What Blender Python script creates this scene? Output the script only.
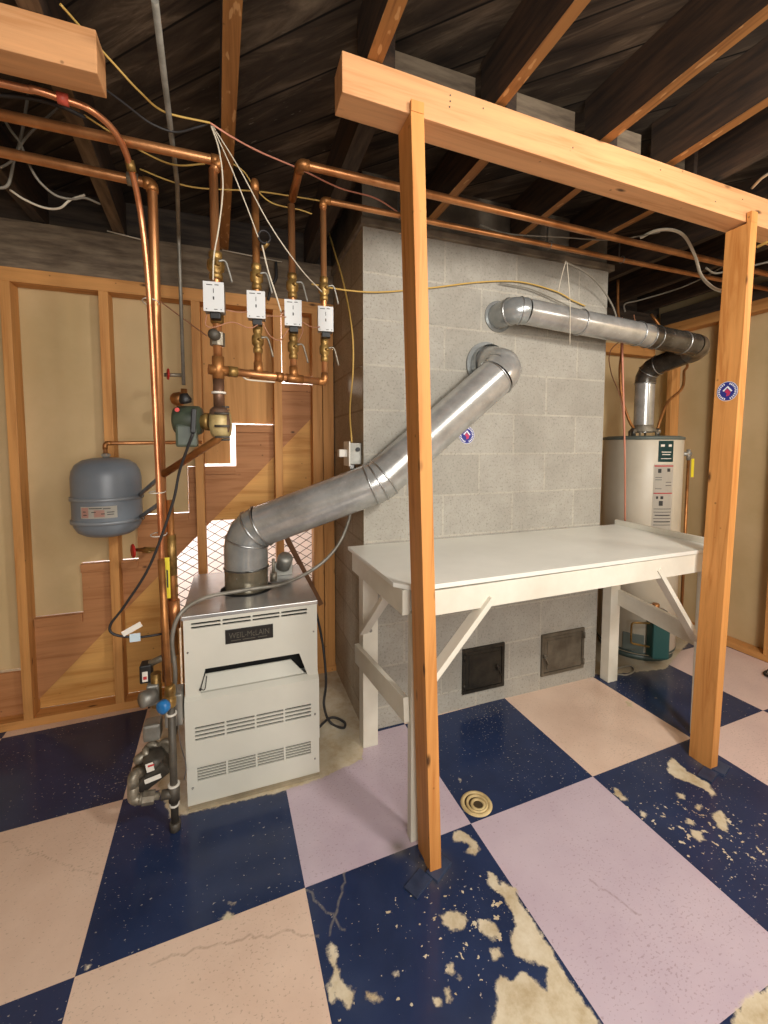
import bpy, bmesh, math, random
from mathutils import Vector, Matrix, noise
import numpy as np
for o in list(bpy.data.objects): bpy.data.objects.remove(o, do_unlink=True)
random.seed(7)
S = bpy.context.scene
COL = S.collection
V = Vector

# ------------------------------------------------------------------ camera
cam = bpy.data.cameras.new('camera'); camo = bpy.data.objects.new('camera', cam); COL.objects.link(camo)
cam.sensor_fit = 'VERTICAL'; cam.sensor_height = 36; cam.lens = 425.86/1024*36
cam.shift_x = -(392.21-384)/1024; cam.shift_y = -(512-472.86)/1024
cam.clip_start = .02
yaw, pitch, roll = map(math.radians, (20.2792, 3.7111, .0765))
fw = V((math.sin(yaw)*math.cos(pitch), math.cos(yaw)*math.cos(pitch), -math.sin(pitch)))
rt = V((math.cos(yaw), -math.sin(yaw), 0)); up = rt.cross(fw)
rt2 = math.cos(roll)*rt+math.sin(roll)*up; up2 = -math.sin(roll)*rt+math.cos(roll)*up
m = Matrix.Identity(4)
for i in range(3):
    m[i][0] = rt2[i]; m[i][1] = up2[i]; m[i][2] = -fw[i]
m.translation = V((-.5515, -1.8703, 1.3647)); camo.matrix_world = m
S.camera = camo

# ------------------------------------------------------------------ world, lights, exposure
W = bpy.data.worlds.new('world'); S.world = W; W.use_nodes = True
W.node_tree.nodes['Background'].inputs[0].default_value = (1, .93, .82, 1)
W.node_tree.nodes['Background'].inputs[1].default_value = .06
def light(name, kind, loc, energy, color, size=.3, target=None, sy=None, spread=None):
    l = bpy.data.lights.new(name, kind); l.energy = energy; l.color = color
    if kind == 'AREA':
        l.size = size
        if sy: l.shape = 'RECTANGLE'; l.size_y = sy
        if spread: l.spread = math.radians(spread)
    else: l.shadow_soft_size = size
    o = bpy.data.objects.new(name, l); COL.objects.link(o); o.location = loc
    if target: o.rotation_euler = (V(target)-V(loc)).to_track_quat('-Z', 'Y').to_euler()
    return o
light('ceiling_bulb_light', 'POINT', (.75, -2.15, 2.34), 66, (1, .955, .88), .13)
light('bounce_light', 'AREA', (-.2, -3.2, 1.7), 42, (1, .98, .94), 1.6, (.3, 0, 1.2), 1.6)
light('right_bulb_light', 'POINT', (2.1, -1.6, 2.1), 13, (1, .94, .86), .15)
light('stairwell_lamp', 'POINT', (-.5, 1.55, 1.9), 24, (1, .97, .95), .03)
light('stairwell_window', 'AREA', (-1.2, 1.3, 1.0), 9, (.93, .96, 1), .8, (-.6, 1.75, .7), .8)
S.view_settings.view_transform = 'Standard'; S.view_settings.look = 'None'
S.view_settings.gamma = 1; S.view_settings.use_curve_mapping = False
S.view_settings.exposure = .80

# ------------------------------------------------------------------ materials
def lin(c):
    return tuple((x/255/12.92 if x <= 10 else ((x/255+.055)/1.055)**2.4) for x in c)+(1,)
def mat(name, c, rough=.6, metal=0, spec=.5):
    m = bpy.data.materials.new(name); m.use_nodes = True
    b = m.node_tree.nodes['Principled BSDF']
    b.inputs['Base Color'].default_value = lin(c); b.inputs['Roughness'].default_value = rough
    b.inputs['Metallic'].default_value = metal; b.inputs['Specular IOR Level'].default_value = spec
    return m
class NT:
    def __init__(s, m): s.t = m.node_tree; s.b = s.t.nodes['Principled BSDF']
    def n(s, k, **kw):
        x = s.t.nodes.new(k)
        for a, v in kw.items():
            if a.startswith('i_'): x.inputs[a[2:].replace('_', ' ')].default_value = v
            else: setattr(x, a, v)
        return x
    def l(s, a, b): s.t.links.new(a, b)
    def coord(s, scale=(1, 1, 1), kind='Object', rot=(0, 0, 0)):
        c = s.n('ShaderNodeTexCoord'); mp = s.n('ShaderNodeMapping'); mp.inputs['Scale'].default_value = scale
        mp.inputs['Rotation'].default_value = rot
        s.l(c.outputs[kind], mp.inputs[0]); return mp.outputs[0]
    def noise(s, vec, scale, detail=4, rough=.55, dist=0):
        x = s.n('ShaderNodeTexNoise'); x.inputs['Scale'].default_value = scale; x.inputs['Detail'].default_value = detail
        x.inputs['Roughness'].default_value = rough; x.inputs['Distortion'].default_value = dist
        s.l(vec, x.inputs['Vector']); return x.outputs['Fac']
    def ramp(s, fac, stops):
        r = s.n('ShaderNodeValToRGB'); e = r.color_ramp.elements
        while len(e) < len(stops): e.new(.5)
        for i, (p, c) in enumerate(stops):
            e[i].position = p; e[i].color = lin(c) if len(c) == 3 else c
        s.l(fac, r.inputs[0]); return r.outputs[0]
    def mix(s, fac, a, b, bt='MIX'):
        x = s.n('ShaderNodeMix', data_type='RGBA', blend_type=bt)
        for sock, v in ((x.inputs[0], fac), (x.inputs[6], a), (x.inputs[7], b)):
            if hasattr(v, 'links'): s.l(v, sock)
            else: sock.default_value = v if not isinstance(v, tuple) or len(v) == 4 else lin(v)
        return x.outputs[2]
    def math(s, op, a, b=0.):
        x = s.n('ShaderNodeMath', operation=op)
        for i, v in enumerate((a, b)):
            if hasattr(v, 'links'): s.l(v, x.inputs[i])
            else: x.inputs[i].default_value = v
        return x.outputs[0]
    def bump(s, h, st=.3, d=.01):
        b = s.n('ShaderNodeBump'); b.inputs['Strength'].default_value = st; b.inputs['Distance'].default_value = d
        s.l(h, b.inputs['Height']); s.l(b.outputs[0], s.b.inputs['Normal'])
    def col(s, c): s.l(c, s.b.inputs['Base Color'])
def noisy(name, c, c2, scale=8, rough=.6, metal=0, bump=.1, stretch=(1, 1, 1), lo=.35, hi=.65, spec=.5):
    m = mat(name, c, rough, metal, spec); t = NT(m); v = t.coord(stretch)
    f = t.noise(v, scale, 6, .6); t.col(t.ramp(f, [(lo, c2), (hi, c)]))
    if bump: t.bump(f, bump, .004)
    return m
def wood(name, c, c2, axis='z', rough=.6, knots=True, scale=1.):
    m = mat(name, c, rough, 0, .35); t = NT(m)
    st = {'x': (1.2, 22, 22), 'y': (22, 1.2, 22), 'z': (22, 22, 1.2), 'd': (1.2, 22, 22)}[axis]; rt_ = (0, math.radians(46), 0) if axis == 'd' else (0, 0, 0)
    g = t.noise(t.coord(tuple(k*scale for k in st), 'Object', rt_), 1.3, 6, .62, .8)
    fine = t.noise(t.coord(tuple(k*5*scale for k in st), 'Object', rt_), 1.5, 3, .6)
    base = t.ramp(g, [(.3, c2), (.5, c), (.72, tuple(min(255, int(k*1.07)) for k in c))])
    base = t.mix(t.ramp(fine, [(.35, (0, 0, 0)), (.7, (70, 70, 70))]), base, tuple(int(k*.8) for k in c2))
    if knots:
        kst = {'x': (2.5, 7, 7), 'y': (7, 2.5, 7), 'z': (7, 7, 2.5), 'd': (4, 7, 7)}[axis]
        vo = t.n('ShaderNodeTexVoronoi'); vo.inputs['Scale'].default_value = 1.6; t.l(t.coord(kst), vo.inputs['Vector'])
        k = t.ramp(vo.outputs['Distance'], [(.04, (255, 255, 255)), (.11, (0, 0, 0))])
        base = t.mix(k, base, tuple(int(q*.5) for q in c2))
        v2 = t.n('ShaderNodeTexVoronoi'); v2.inputs['Scale'].default_value = 4.2; t.l(t.coord((3, 3, 3)), v2.inputs['Vector'])
        base = t.mix(t.ramp(v2.outputs['Distance'], [(.035, (200, 200, 200)), (.07, (0, 0, 0))]), base, tuple(int(q*.45) for q in c2))
    if name == 'joist_edge':
        fl = t.noise(t.coord((26, 9, 26)), 1.6, 2, .5)
        base = t.mix(t.ramp(fl, [(.62, (0, 0, 0)), (.66, (170, 170, 170))]), base, (226, 180, 124))
    t.col(base); t.bump(fine, .15, .003)
    return m
PINE, PINE2 = (198, 142, 82), (168, 108, 52)
pine = {a: wood('pine_'+a, PINE, PINE2, a) for a in 'xyz'}
postw = {a: wood('post_wood_'+a, (204, 142, 78), (176, 108, 48), a) for a in 'xyz'}
beamw = wood('beam_wood', (208, 154, 106), (186, 128, 78), 'x')
plyr = wood('red_plywood', (178, 124, 80), (156, 100, 58), 'd', .65)
plyo = wood('orange_plywood', (212, 160, 92), (184, 124, 58), 'x', .65, True, .6)
plyv = wood('board_panel', (204, 150, 90), (178, 120, 62), 'z', .65, True, .6)
joistw = wood('joist_edge', (152, 104, 56), (112, 70, 34), 'y', .6)
oldw = noisy('old_dark_timber', (74, 62, 50), (40, 32, 26), 5, .85, 0, .3, (1, 8, 8))
oldw_y = noisy('old_dark_timber_y', (74, 62, 50), (40, 32, 26), 5, .85, 0, .3, (8, 1, 8))
greyb = noisy('grey_board', (124, 108, 88), (82, 68, 54), 6, .8, 0, .2, (1, 6, 6))
drywall = noisy('tan_drywall', (204, 178, 134), (190, 164, 118), 2.2, .8, 0, .02)
white_paint = noisy('white_paint', (226, 222, 208), (210, 204, 188), 4, .45, 0, .05)
table_top_m = noisy('table_top_paint', (230, 229, 220), (220, 219, 210), 3, .35, 0, .02)
cream = noisy('cream_enamel', (204, 202, 190), (196, 194, 182), 3, .4, 0, .01)
furntop = noisy('bare_steel_top', (186, 186, 184), (166, 166, 164), 5, .22, .55, .01)
black = mat('black', (22, 21, 20), .5)
hole = mat('dark_slot', (16, 15, 14), .9)
plate_black = mat('black_plate', (20, 18, 14), .35)
plate_grey = mat('plate_lettering', (82, 78, 68), .4)
copper = noisy('copper', (208, 148, 98), (164, 106, 62), 9, .36, .75, .05, (1, 1, .4), .3, .6)
copper_old = noisy('aged_copper', (196, 136, 80), (138, 92, 52), 12, .42, .7, .05, (1, 1, 1))
copper_thin = noisy('bright_thin_copper', (226, 160, 116), (190, 118, 78), 8, .32, .75, .0)
brass = noisy('brass', (176, 142, 82), (116, 88, 46), 22, .42, .65, .1)
iron = noisy('black_iron', (92, 86, 76), (62, 57, 50), 14, .55, .25, .2)
galv = noisy('galvanised_fitting', (156, 148, 132), (106, 98, 84), 25, .45, .5, .2)
steel = noisy('steel', (150, 148, 144), (110, 108, 104), 14, .35, .9, .05)
alum = noisy('cast_aluminium', (168, 166, 158), (130, 128, 120), 10, .5, .6, .1)
def duct_mat(name, c, c2, r=.32):
    m = mat(name, c, r, .5); t = NT(m)
    a = t.noise(t.coord((1, 1, 1)), 14, 6, .65); b = t.noise(t.coord((1, 1, 1)), 60, 3, .6)
    base = t.ramp(a, [(.3, c2), (.62, c)])
    t.col(t.mix(t.ramp(b, [(.66, (0, 0, 0)), (.74, (150, 150, 150))]), base, (225, 226, 226)))
    t.l(t.ramp(a, [(.3, (140, 140, 140)), (.7, (116, 116, 116))]), t.b.inputs['Roughness']); t.bump(a, .06, .004)
    return m
duct = duct_mat('galvanised_duct', (188, 188, 185), (158, 158, 154))
duct_dull = duct_mat('dull_elbow_duct', (166, 170, 169), (144, 147, 146), .5)
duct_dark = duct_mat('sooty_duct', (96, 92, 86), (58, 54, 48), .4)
duct_brown = duct_mat('heat_browned_duct', (132, 124, 106), (104, 96, 78), .5)
bead_m = mat('duct_bead', (176, 178, 178), .35, .9)
green_motor = noisy('dark_green_enamel', (74, 82, 66), (52, 60, 48), 9, .45, 0, .05)
teal = mat('teal_enamel', (36, 78, 76), .5)
tank_grey = noisy('tank_grey_enamel', (122, 130, 138), (112, 119, 127), 4, .38, 0, .01)
band_grey = mat('tank_band', (138, 144, 150), .4, .2)
label_w = mat('paper_label', (222, 216, 204), .6)
label_pink = mat('pink_label', (222, 176, 160), .6)
label_ink = mat('ink', (58, 56, 54), .6)
label_red = mat('red_ink', (186, 44, 48), .5)
red = mat('red_handle', (190, 42, 34), .5)
blue_knob = mat('blue_knob', (34, 110, 172), .4)
yellow = mat('yellow_tag', (224, 206, 52), .5)
heater_m = noisy('heater_enamel', (204, 196, 178), (192, 182, 162), 3, .4, 0, .01)
greytop = mat('heater_lid', (92, 100, 94), .5)
rubber = mat('black_rubber', (28, 27, 26), .6)
wire_w = mat('white_wire', (206, 196, 176), .6)
wire_y = mat('yellow_wire', (196, 160, 84), .6)
wire_g = mat('grey_wire', (126, 120, 108), .6)
wire_b = mat('black_wire', (42, 40, 40), .6)
wire_p = mat('pink_wire', (204, 136, 112), .6)
wire_c = mat('copper_wire', (166, 116, 88), .6)
conduit = noisy('grey_conduit', (150, 146, 136), (120, 116, 106), 20, .5, .5, .1)
valve_white = mat('white_valve_cover', (206, 207, 206), .5)
blue_st = mat('sticker_blue', (38, 46, 128), .5)
red_st = mat('sticker_red', (186, 50, 92), .5)
white_st = mat('sticker_white', (226, 226, 232), .5)
door_dark = noisy('cast_iron_door', (60, 56, 48), (40, 37, 32), 16, .5, .5, .15)
door_grey = noisy('dusty_cast_door', (112, 104, 90), (80, 72, 60), 9, .6, .3, .15)
bright_wall = mat('stairwell_white', (238, 226, 220), .7)
mesh_m = mat('expanded_metal', (92, 78, 66), .5, .5)
drain_m = noisy('drain_plastic', (214, 192, 140), (170, 146, 100), 12, .6, 0, .1)

def block_mat(name, front=True):
    m = mat(name, (150, 146, 136), .9, 0, .2); t = NT(m)
    c = t.n('ShaderNodeTexCoord'); sp = t.n('ShaderNodeSeparateXYZ'); t.l(c.outputs['Object'], sp.inputs[0])
    cb = t.n('ShaderNodeCombineXYZ')
    t.l(t.math('ADD', sp.outputs['X' if front else 'Y'], .71+.2032 if front else .30), cb.inputs[0]); t.l(t.math('SUBTRACT', sp.outputs['Z'], .099-.2032*2+.0035), cb.inputs[1])
    wob = t.noise(c.outputs['Object'], 7, 3, .6)
    br = t.n('ShaderNodeTexBrick'); t.l(cb.outputs[0], br.inputs['Vector'])
    br.offset = .5; br.offset_frequency = 2
    for k, v in (('Scale', 1), ('Mortar Size', .0055), ('Mortar Smooth', .25), ('Bias', 0), ('Brick Width', .4064), ('Row Height', .2032)): br.inputs[k].default_value = v
    a, b = ((174, 170, 160), (162, 158, 148)) if front else ((178, 162, 138), (166, 151, 128))  # side faces browner: light reflected off the wood, put into the colour
    br.inputs['Color1'].default_value = lin(a); br.inputs['Color2'].default_value = lin(b)
    br.inputs['Mortar'].default_value = lin((184, 178, 165) if front else (150, 134, 110))
    n1 = t.noise(t.coord(), 5, 6, .7); n2 = t.noise(t.coord(), 90, 4, .7)
    base = t.mix(t.ramp(n1, [(.35, (0, 0, 0)), (.65, (190, 190, 190))]), br.outputs['Color'], (138, 133, 123) if front else (142, 126, 104))
    pits = t.ramp(n2, [(.36, (190, 190, 190)), (.46, (0, 0, 0))])
    base = t.mix(pits, base, (108, 103, 94) if front else (96, 84, 68))
    # darker brown tone towards the topmost courses
    z = t.math('ADD', sp.outputs['Z'], t.math('MULTIPLY', t.math('SUBTRACT', n1, .5), .3))
    g = t.ramp(t.math('MULTIPLY', t.math('SUBTRACT', z, 2.12), 3.), [(0, (0, 0, 0)), (1, (190, 190, 190))])
    base = t.mix(g, base, (88, 76, 62))
    t.col(base)
    h = t.math('ADD', t.math('MULTIPLY', br.outputs['Fac'], .5 if front else -.5), t.math('MULTIPLY', n2, .35))
    t.bump(h, .5, .006)
    return m
block_f = block_mat('block_front'); block_s = block_mat('block_side', False)

def deck_mat():
    m = mat('smoked_deck', (60, 50, 42), .8, 0, .3); t = NT(m)
    v = t.coord((1, 1, 1), 'Object', (0, 0, math.radians(45)))
    sp = t.n('ShaderNodeSeparateXYZ'); t.l(v, sp.inputs[0])
    # board seams every 0.158 m along the diagonal
    u = t.math('DIVIDE', t.math('ADD', sp.outputs['Y'], 10*.158-.0), .158)
    fr = t.math('FRACT', u)
    d = t.math('MINIMUM', fr, t.math('SUBTRACT', 1., fr))
    seam = t.ramp(d, [(.012, (255, 255, 255)), (.028, (0, 0, 0))])
    fl = t.math('FLOOR', u)
    cb = t.n('ShaderNodeCombineXYZ'); t.l(sp.outputs['X'], cb.inputs[0]); t.l(t.math('MULTIPLY', sp.outputs['Y'], 7.), cb.inputs[1]); t.l(t.math('MULTIPLY', fl, 3.7), cb.inputs[2])
    g = t.noise(cb.outputs[0], 2.2, 6, .65, .6)
    big = t.noise(t.coord(), 1.5, 3, .5)
    base = t.ramp(g, [(.32, (34, 27, 22)), (.52, (80, 67, 54)), (.75, (146, 128, 106))])
    base = t.mix(t.ramp(big, [(.38, (225, 225, 225)), (.62, (0, 0, 0))]), base, (34, 27, 22))
    wh = t.noise(cb.outputs[0], 16, 3, .6)
    base = t.mix(t.ramp(wh, [(.70, (0, 0, 0)), (.76, (160, 160, 160))]), base, (176, 166, 150))
    t.col(t.mix(seam, base, (8, 7, 6))); t.bump(g, .3, .005)
    return m
deck = deck_mat()

# painted floor: colour per cell (material slot), chipped away where the 'chip' distance says so
def floor_mat(name, c, c2, speck, kind):
    m = mat(name, c, .42 if kind == 'blue' else .5, 0, .4); t = NT(m)
    cw = t.coord()
    n1 = t.noise(cw, 3.5, 5, .6); n2 = t.noise(cw, 45, 4, .6); n3 = t.noise(t.coord((1, 1.5, 1)), 84 if kind == 'blue' else 105, 2.5, .55)
    base = t.ramp(n1, [(.32, c2), (.62, c)])
    base = t.mix(t.ramp(n2, [(.5, (0, 0, 0)), (.85, (60, 60, 60))]), base, speck)
    dens = t.noise(cw, 2.3, 2, .5)
    thr = t.math('ADD', n3, t.math('MULTIPLY', t.math('SUBTRACT', dens, .5), .22))
    if kind == 'blue':
        sp = t.ramp(thr, [(.685, (0, 0, 0)), (.705, (200, 200, 200))]); base = t.mix(sp, base, (206, 202, 188))
    else:
        sp = t.ramp(thr, [(.622, (0, 0, 0)), (.66, (150, 150, 150))]); base = t.mix(sp, base, (116, 92, 76))
    at = t.n('ShaderNodeAttribute', attribute_name='chip')
    ragged = t.math('ADD', at.outputs['Fac'], t.math('MULTIPLY', t.math('SUBTRACT', t.noise(cw, 38, 5, .65), .55), .036))
    spl = t.n('ShaderNodeAttribute', attribute_name='wear')
    n4 = t.noise(cw, 42, 3, .55)
    extra = t.ramp(t.math('ADD', n4, t.math('MULTIPLY', spl.outputs['Fac'], .11)), [(.762, (0, 0, 0)), (.772, (255, 255, 255))])
    if kind != 'blue': extra = t.ramp(t.math('ADD', n4, t.math('MULTIPLY', spl.outputs['Fac'], .02)), [(.80, (0, 0, 0)), (.82, (255, 255, 255))])
    mask = t.ramp(ragged, [(.4996, (0, 0, 0)), (.5006, (255, 255, 255))])
    mask = t.mix(1., mask, extra, 'LIGHTEN')
    scr = t.noise(cw, 9, 5, .7)
    conc = t.ramp(scr, [(.32, (178, 158, 124)), (.5, (206, 192, 164)), (.68, (222, 212, 190))])
    cr = t.n('ShaderNodeAttribute', attribute_name='crack')
    rg2 = t.math('ADD', cr.outputs['Fac'], t.math('MULTIPLY', t.math('SUBTRACT', t.noise(cw, 60, 3, .6), .5), .006))
    cmask = t.ramp(rg2, [(.4992, (0, 0, 0)), (.5005, (200, 200, 200))])
    base = t.mix(cmask, base, (120, 96, 78) if kind != 'blue' else (170, 160, 140))
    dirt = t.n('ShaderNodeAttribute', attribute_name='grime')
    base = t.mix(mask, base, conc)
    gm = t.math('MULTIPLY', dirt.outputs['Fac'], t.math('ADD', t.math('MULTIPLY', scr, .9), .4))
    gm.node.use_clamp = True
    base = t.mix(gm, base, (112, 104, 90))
    t.col(base)
    t.l(t.ramp(n2, [(.3, (90, 90, 90)), (.8, (150, 150, 150))]), t.b.inputs['Roughness'])
    t.bump(t.math('SUBTRACT', t.math('MULTIPLY', n2, .3), mask), .25, .002)
    return m
fm = {'blue': floor_mat('floor_blue', (38, 52, 86), (30, 42, 72), (66, 80, 108), 'blue'),
      'peach': floor_mat('floor_peach', (222, 196, 176), (210, 182, 162), (196, 160, 138), 'p'),
      'purple': floor_mat('floor_lilac', (196, 180, 190), (186, 168, 180), (172, 150, 162), 'p'),
      'pink': floor_mat('floor_pink', (216, 192, 184), (206, 182, 176), (186, 160, 152), 'p')}
conc_m = noisy('bare_concrete', (172, 158, 132), (122, 110, 88), 5, .75, 0, .15)

# ------------------------------------------------------------------ builders
class B:
    def __init__(s): s.bm = bmesh.new()
    def box(s, a, b, bevel=0):
        lo = [min(a[i], b[i]) for i in range(3)]; hi = [max(a[i], b[i]) for i in range(3)]
        return s.hexa([(lo[0], lo[1]), (hi[0], lo[1]), (hi[0], hi[1]), (lo[0], hi[1])], lo[2], hi[2], bevel)
    def hexa(s, quad, z0, z1, bevel=0):
        vs = [s.bm.verts.new((x, y, z0)) for x, y in quad]+[s.bm.verts.new((x, y, z1)) for x, y in quad]
        n = len(quad)
        fs = [s.bm.faces.new(vs[n:]), s.bm.faces.new(vs[:n][::-1])]
        for i in range(n): fs.append(s.bm.faces.new((vs[i], vs[(i+1) % n], vs[n+(i+1) % n], vs[n+i])))
        if bevel: s._bev(fs, bevel)
        return s
    def _bev(s, fs, w):
        es = set(e for f in fs for e in f.edges)
        bmesh.ops.bevel(s.bm, geom=list(es), offset=w, segments=2, affect='EDGES', profile=.6)
    def beam(s, p0, p1, w, h, upv=(0, 0, 1), bevel=0):
        # bar from p0 to p1, w sideways, h along the up vector
        p0, p1 = V(p0), V(p1); d = (p1-p0).normalized(); u = V(upv); r = d.cross(u).normalized(); u = r.cross(d)
        c = []
        for p in (p0, p1):
            for a, b in ((-1, -1), (1, -1), (1, 1), (-1, 1)): c.append(s.bm.verts.new(p+r*a*w/2+u*b*h/2))
        fs = [s.bm.faces.new(c[:4][::-1]), s.bm.faces.new(c[4:])]
        for i in range(4): fs.append(s.bm.faces.new((c[i], c[(i+1) % 4], c[4+(i+1) % 4], c[4+i])))
        bmesh.ops.recalc_face_normals(s.bm, faces=fs)
        if bevel: s._bev(fs, bevel)
        return s
    def poly(s, pts, off):
        # extrude a planar outline by the vector off
        a = [s.bm.verts.new(p) for p in pts]; b = [s.bm.verts.new(V(p)+V(off)) for p in pts]; n = len(a)
        fs = [s.bm.faces.new(a), s.bm.faces.new(b[::-1])]
        for i in range(n): fs.append(s.bm.faces.new((a[(i+1) % n], a[i], b[i], b[(i+1) % n])))
        bmesh.ops.recalc_face_normals(s.bm, faces=fs); return s
    def tube(s, path, r, seg=12, caps=True, smooth=True):
        path = [V(p) for p in path]; n = len(path)
        rs = r if isinstance(r, (list, tuple)) else [r]*n
        t0 = (path[1]-path[0]).normalized()
        nrm = t0.orthogonal().normalized(); rings = []
        for i, p in enumerate(path):
            if i == 0: t = t0
            elif i == n-1: t = (path[-1]-path[-2]).normalized()
            else:
                t = (path[i+1]-path[i]).normalized()+(path[i]-path[i-1]).normalized()
                t = t.normalized() if t.length > 1e-6 else t0
            nrm = (nrm-t*nrm.dot(t)); nrm = nrm.normalized() if nrm.length > 1e-6 else t.orthogonal().normalized()
            bn = t.cross(nrm)
            k = 1.
            rings.append([s.bm.verts.new(p+(nrm*math.cos(a)+bn*math.sin(a))*rs[i]) for a in [2*math.pi*j/seg for j in range(seg)]])
        for a, b in zip(rings, rings[1:]):
            for j in range(seg):
                f = s.bm.faces.new((a[j], a[(j+1) % seg], b[(j+1) % seg], b[j])); f.smooth = smooth
        if caps:
            s.bm.faces.new(rings[0][::-1]); s.bm.faces.new(rings[-1])
        return s
    def cyl(s, p0, p1, r, seg=16): return s.tube([p0, p1], r, seg)
    def lathe(s, prof, origin, axis=(0, 0, 1), seg=32, caps=True):
        ax = V(axis).normalized(); a = ax.orthogonal().normalized(); b = ax.cross(a); o = V(origin); rings = []
        for r, h in prof:
            if r < 1e-5: rings.append([s.bm.verts.new(o+ax*h)])
            else: rings.append([s.bm.verts.new(o+ax*h+(a*math.cos(2*math.pi*j/seg)+b*math.sin(2*math.pi*j/seg))*r) for j in range(seg)])
        for p, q in zip(rings, rings[1:]):
            for j in range(seg):
                k = (j+1) % seg
                vs = [p[j % len(p)], p[k % len(p)], q[k % len(q)], q[j % len(q)]]
                vs = list(dict.fromkeys(vs))
                if len(vs) > 2:
                    f = s.bm.faces.new(vs); f.smooth = True
        if caps and len(rings[0]) > 1: s.bm.faces.new(rings[0][::-1])
        if caps and len(rings[-1]) > 1: s.bm.faces.new(rings[-1])
        bmesh.ops.recalc_face_normals(s.bm, faces=s.bm.faces[:]); return s
    def ball(s, c, r, seg=12):
        bmesh.ops.create_uvsphere(s.bm, u_segments=seg, v_segments=seg//2+2, radius=r, matrix=Matrix.Translation(V(c)))
        return s
    def hexnut(s, p0, p1, r): return s.tube([p0, p1], r, 6, True, False)

BASE = {}
def obj(name, b, m, parent=None, base=None):
    bm = b.bm if isinstance(b, B) else b
    if parent is not None: o0 = BASE[parent.name]
    elif base is not None: o0 = V(base)
    else:
        xs = [v.co for v in bm.verts]; z = min(v.z for v in xs)
        o0 = V(((min(v.x for v in xs)+max(v.x for v in xs))/2, (min(v.y for v in xs)+max(v.y for v in xs))/2, z))
    me = bpy.data.meshes.new(name)
    bmesh.ops.translate(bm, verts=bm.verts[:], vec=-o0)
    bm.to_mesh(me); bm.free()
    for x in (m if isinstance(m, (list, tuple)) else [m]): me.materials.append(x)
    o = bpy.data.objects.new(name, me); COL.objects.link(o)
    if parent is not None: o.parent = parent
    else: o.location = o0
    BASE[o.name] = o0
    return o
def tag(o, label, cat=None, group=None):
    o['label'] = label
    if cat: o['category'] = cat
    if group: o['group'] = group
    return o
def thing(name, label, cat, loc, group=None):
    o = bpy.data.objects.new(name, None); COL.objects.link(o); o.location = loc; o.empty_display_size = .05
    BASE[o.name] = V(loc); return tag(o, label, cat, group)
def struct(name, b, m):
    o = obj(name, b, m, base=(0, 0, 0)); o['kind'] = 'structure'; return o
def text_mesh(s, size, loc, rot, m, parent, name='lettering', depth=.0006, sx=1):
    c = bpy.data.curves.new('t', 'FONT'); c.body = s; c.size = size; c.extrude = depth; c.align_x = 'CENTER'; c.align_y = 'CENTER'
    o = bpy.data.objects.new('t', c); COL.objects.link(o)
    me = bpy.data.meshes.new_from_object(o.evaluated_get(bpy.context.evaluated_depsgraph_get()))
    bpy.data.objects.remove(o, do_unlink=True)
    mt = Matrix.Translation(V(loc)-BASE[parent.name]) @ rot @ Matrix.Diagonal((sx, 1, 1, 1)); me.transform(mt)
    me.materials.clear(); me.materials.append(m)
    q = bpy.data.objects.new(name, me); COL.objects.link(q); q.parent = parent; BASE[q.name] = BASE[parent.name]; return q
def spline(pts, n=10):
    pts = [V(p) for p in pts]; out = []
    P = [pts[0]*2-pts[1]]+pts+[pts[-1]*2-pts[-2]]
    for i in range(1, len(P)-2):
        for k in range(n):
            t = k/n
            out.append(.5*((2*P[i])+(P[i+1]-P[i-1])*t+(2*P[i-1]-5*P[i]+4*P[i+1]-P[i+2])*t*t+(3*P[i]-P[i-1]-3*P[i+1]+P[i+2])*t**3))
    return out+[pts[-1]]
def bent(pts, rb, n=6):
    # polyline with its corners rounded to the bend radius rb
    pts = [V(p) for p in pts]; out = [pts[0]]
    for a, b, c in zip(pts, pts[1:], pts[2:]):
        d0 = (a-b).normalized(); d1 = (c-b).normalized(); ang = d0.angle(d1)
        L = min(rb/math.tan(ang/2), (a-b).length*.49, (c-b).length*.49) if ang < 3.1 else 0
        if L <= 1e-5: out.append(b); continue
        p, q = b+d0*L, b+d1*L
        for k in range(n+1):
            t = k/n; out.append(p*(1-t)**2+b*2*t*(1-t)+q*t*t)
    return out+[pts[-1]]
def wire(name, pts, r, m, label, group=None, cat='wire'):
    return tag(obj(name, B().tube(spline(pts, 8), r, 8), m), label, cat, group)
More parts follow.
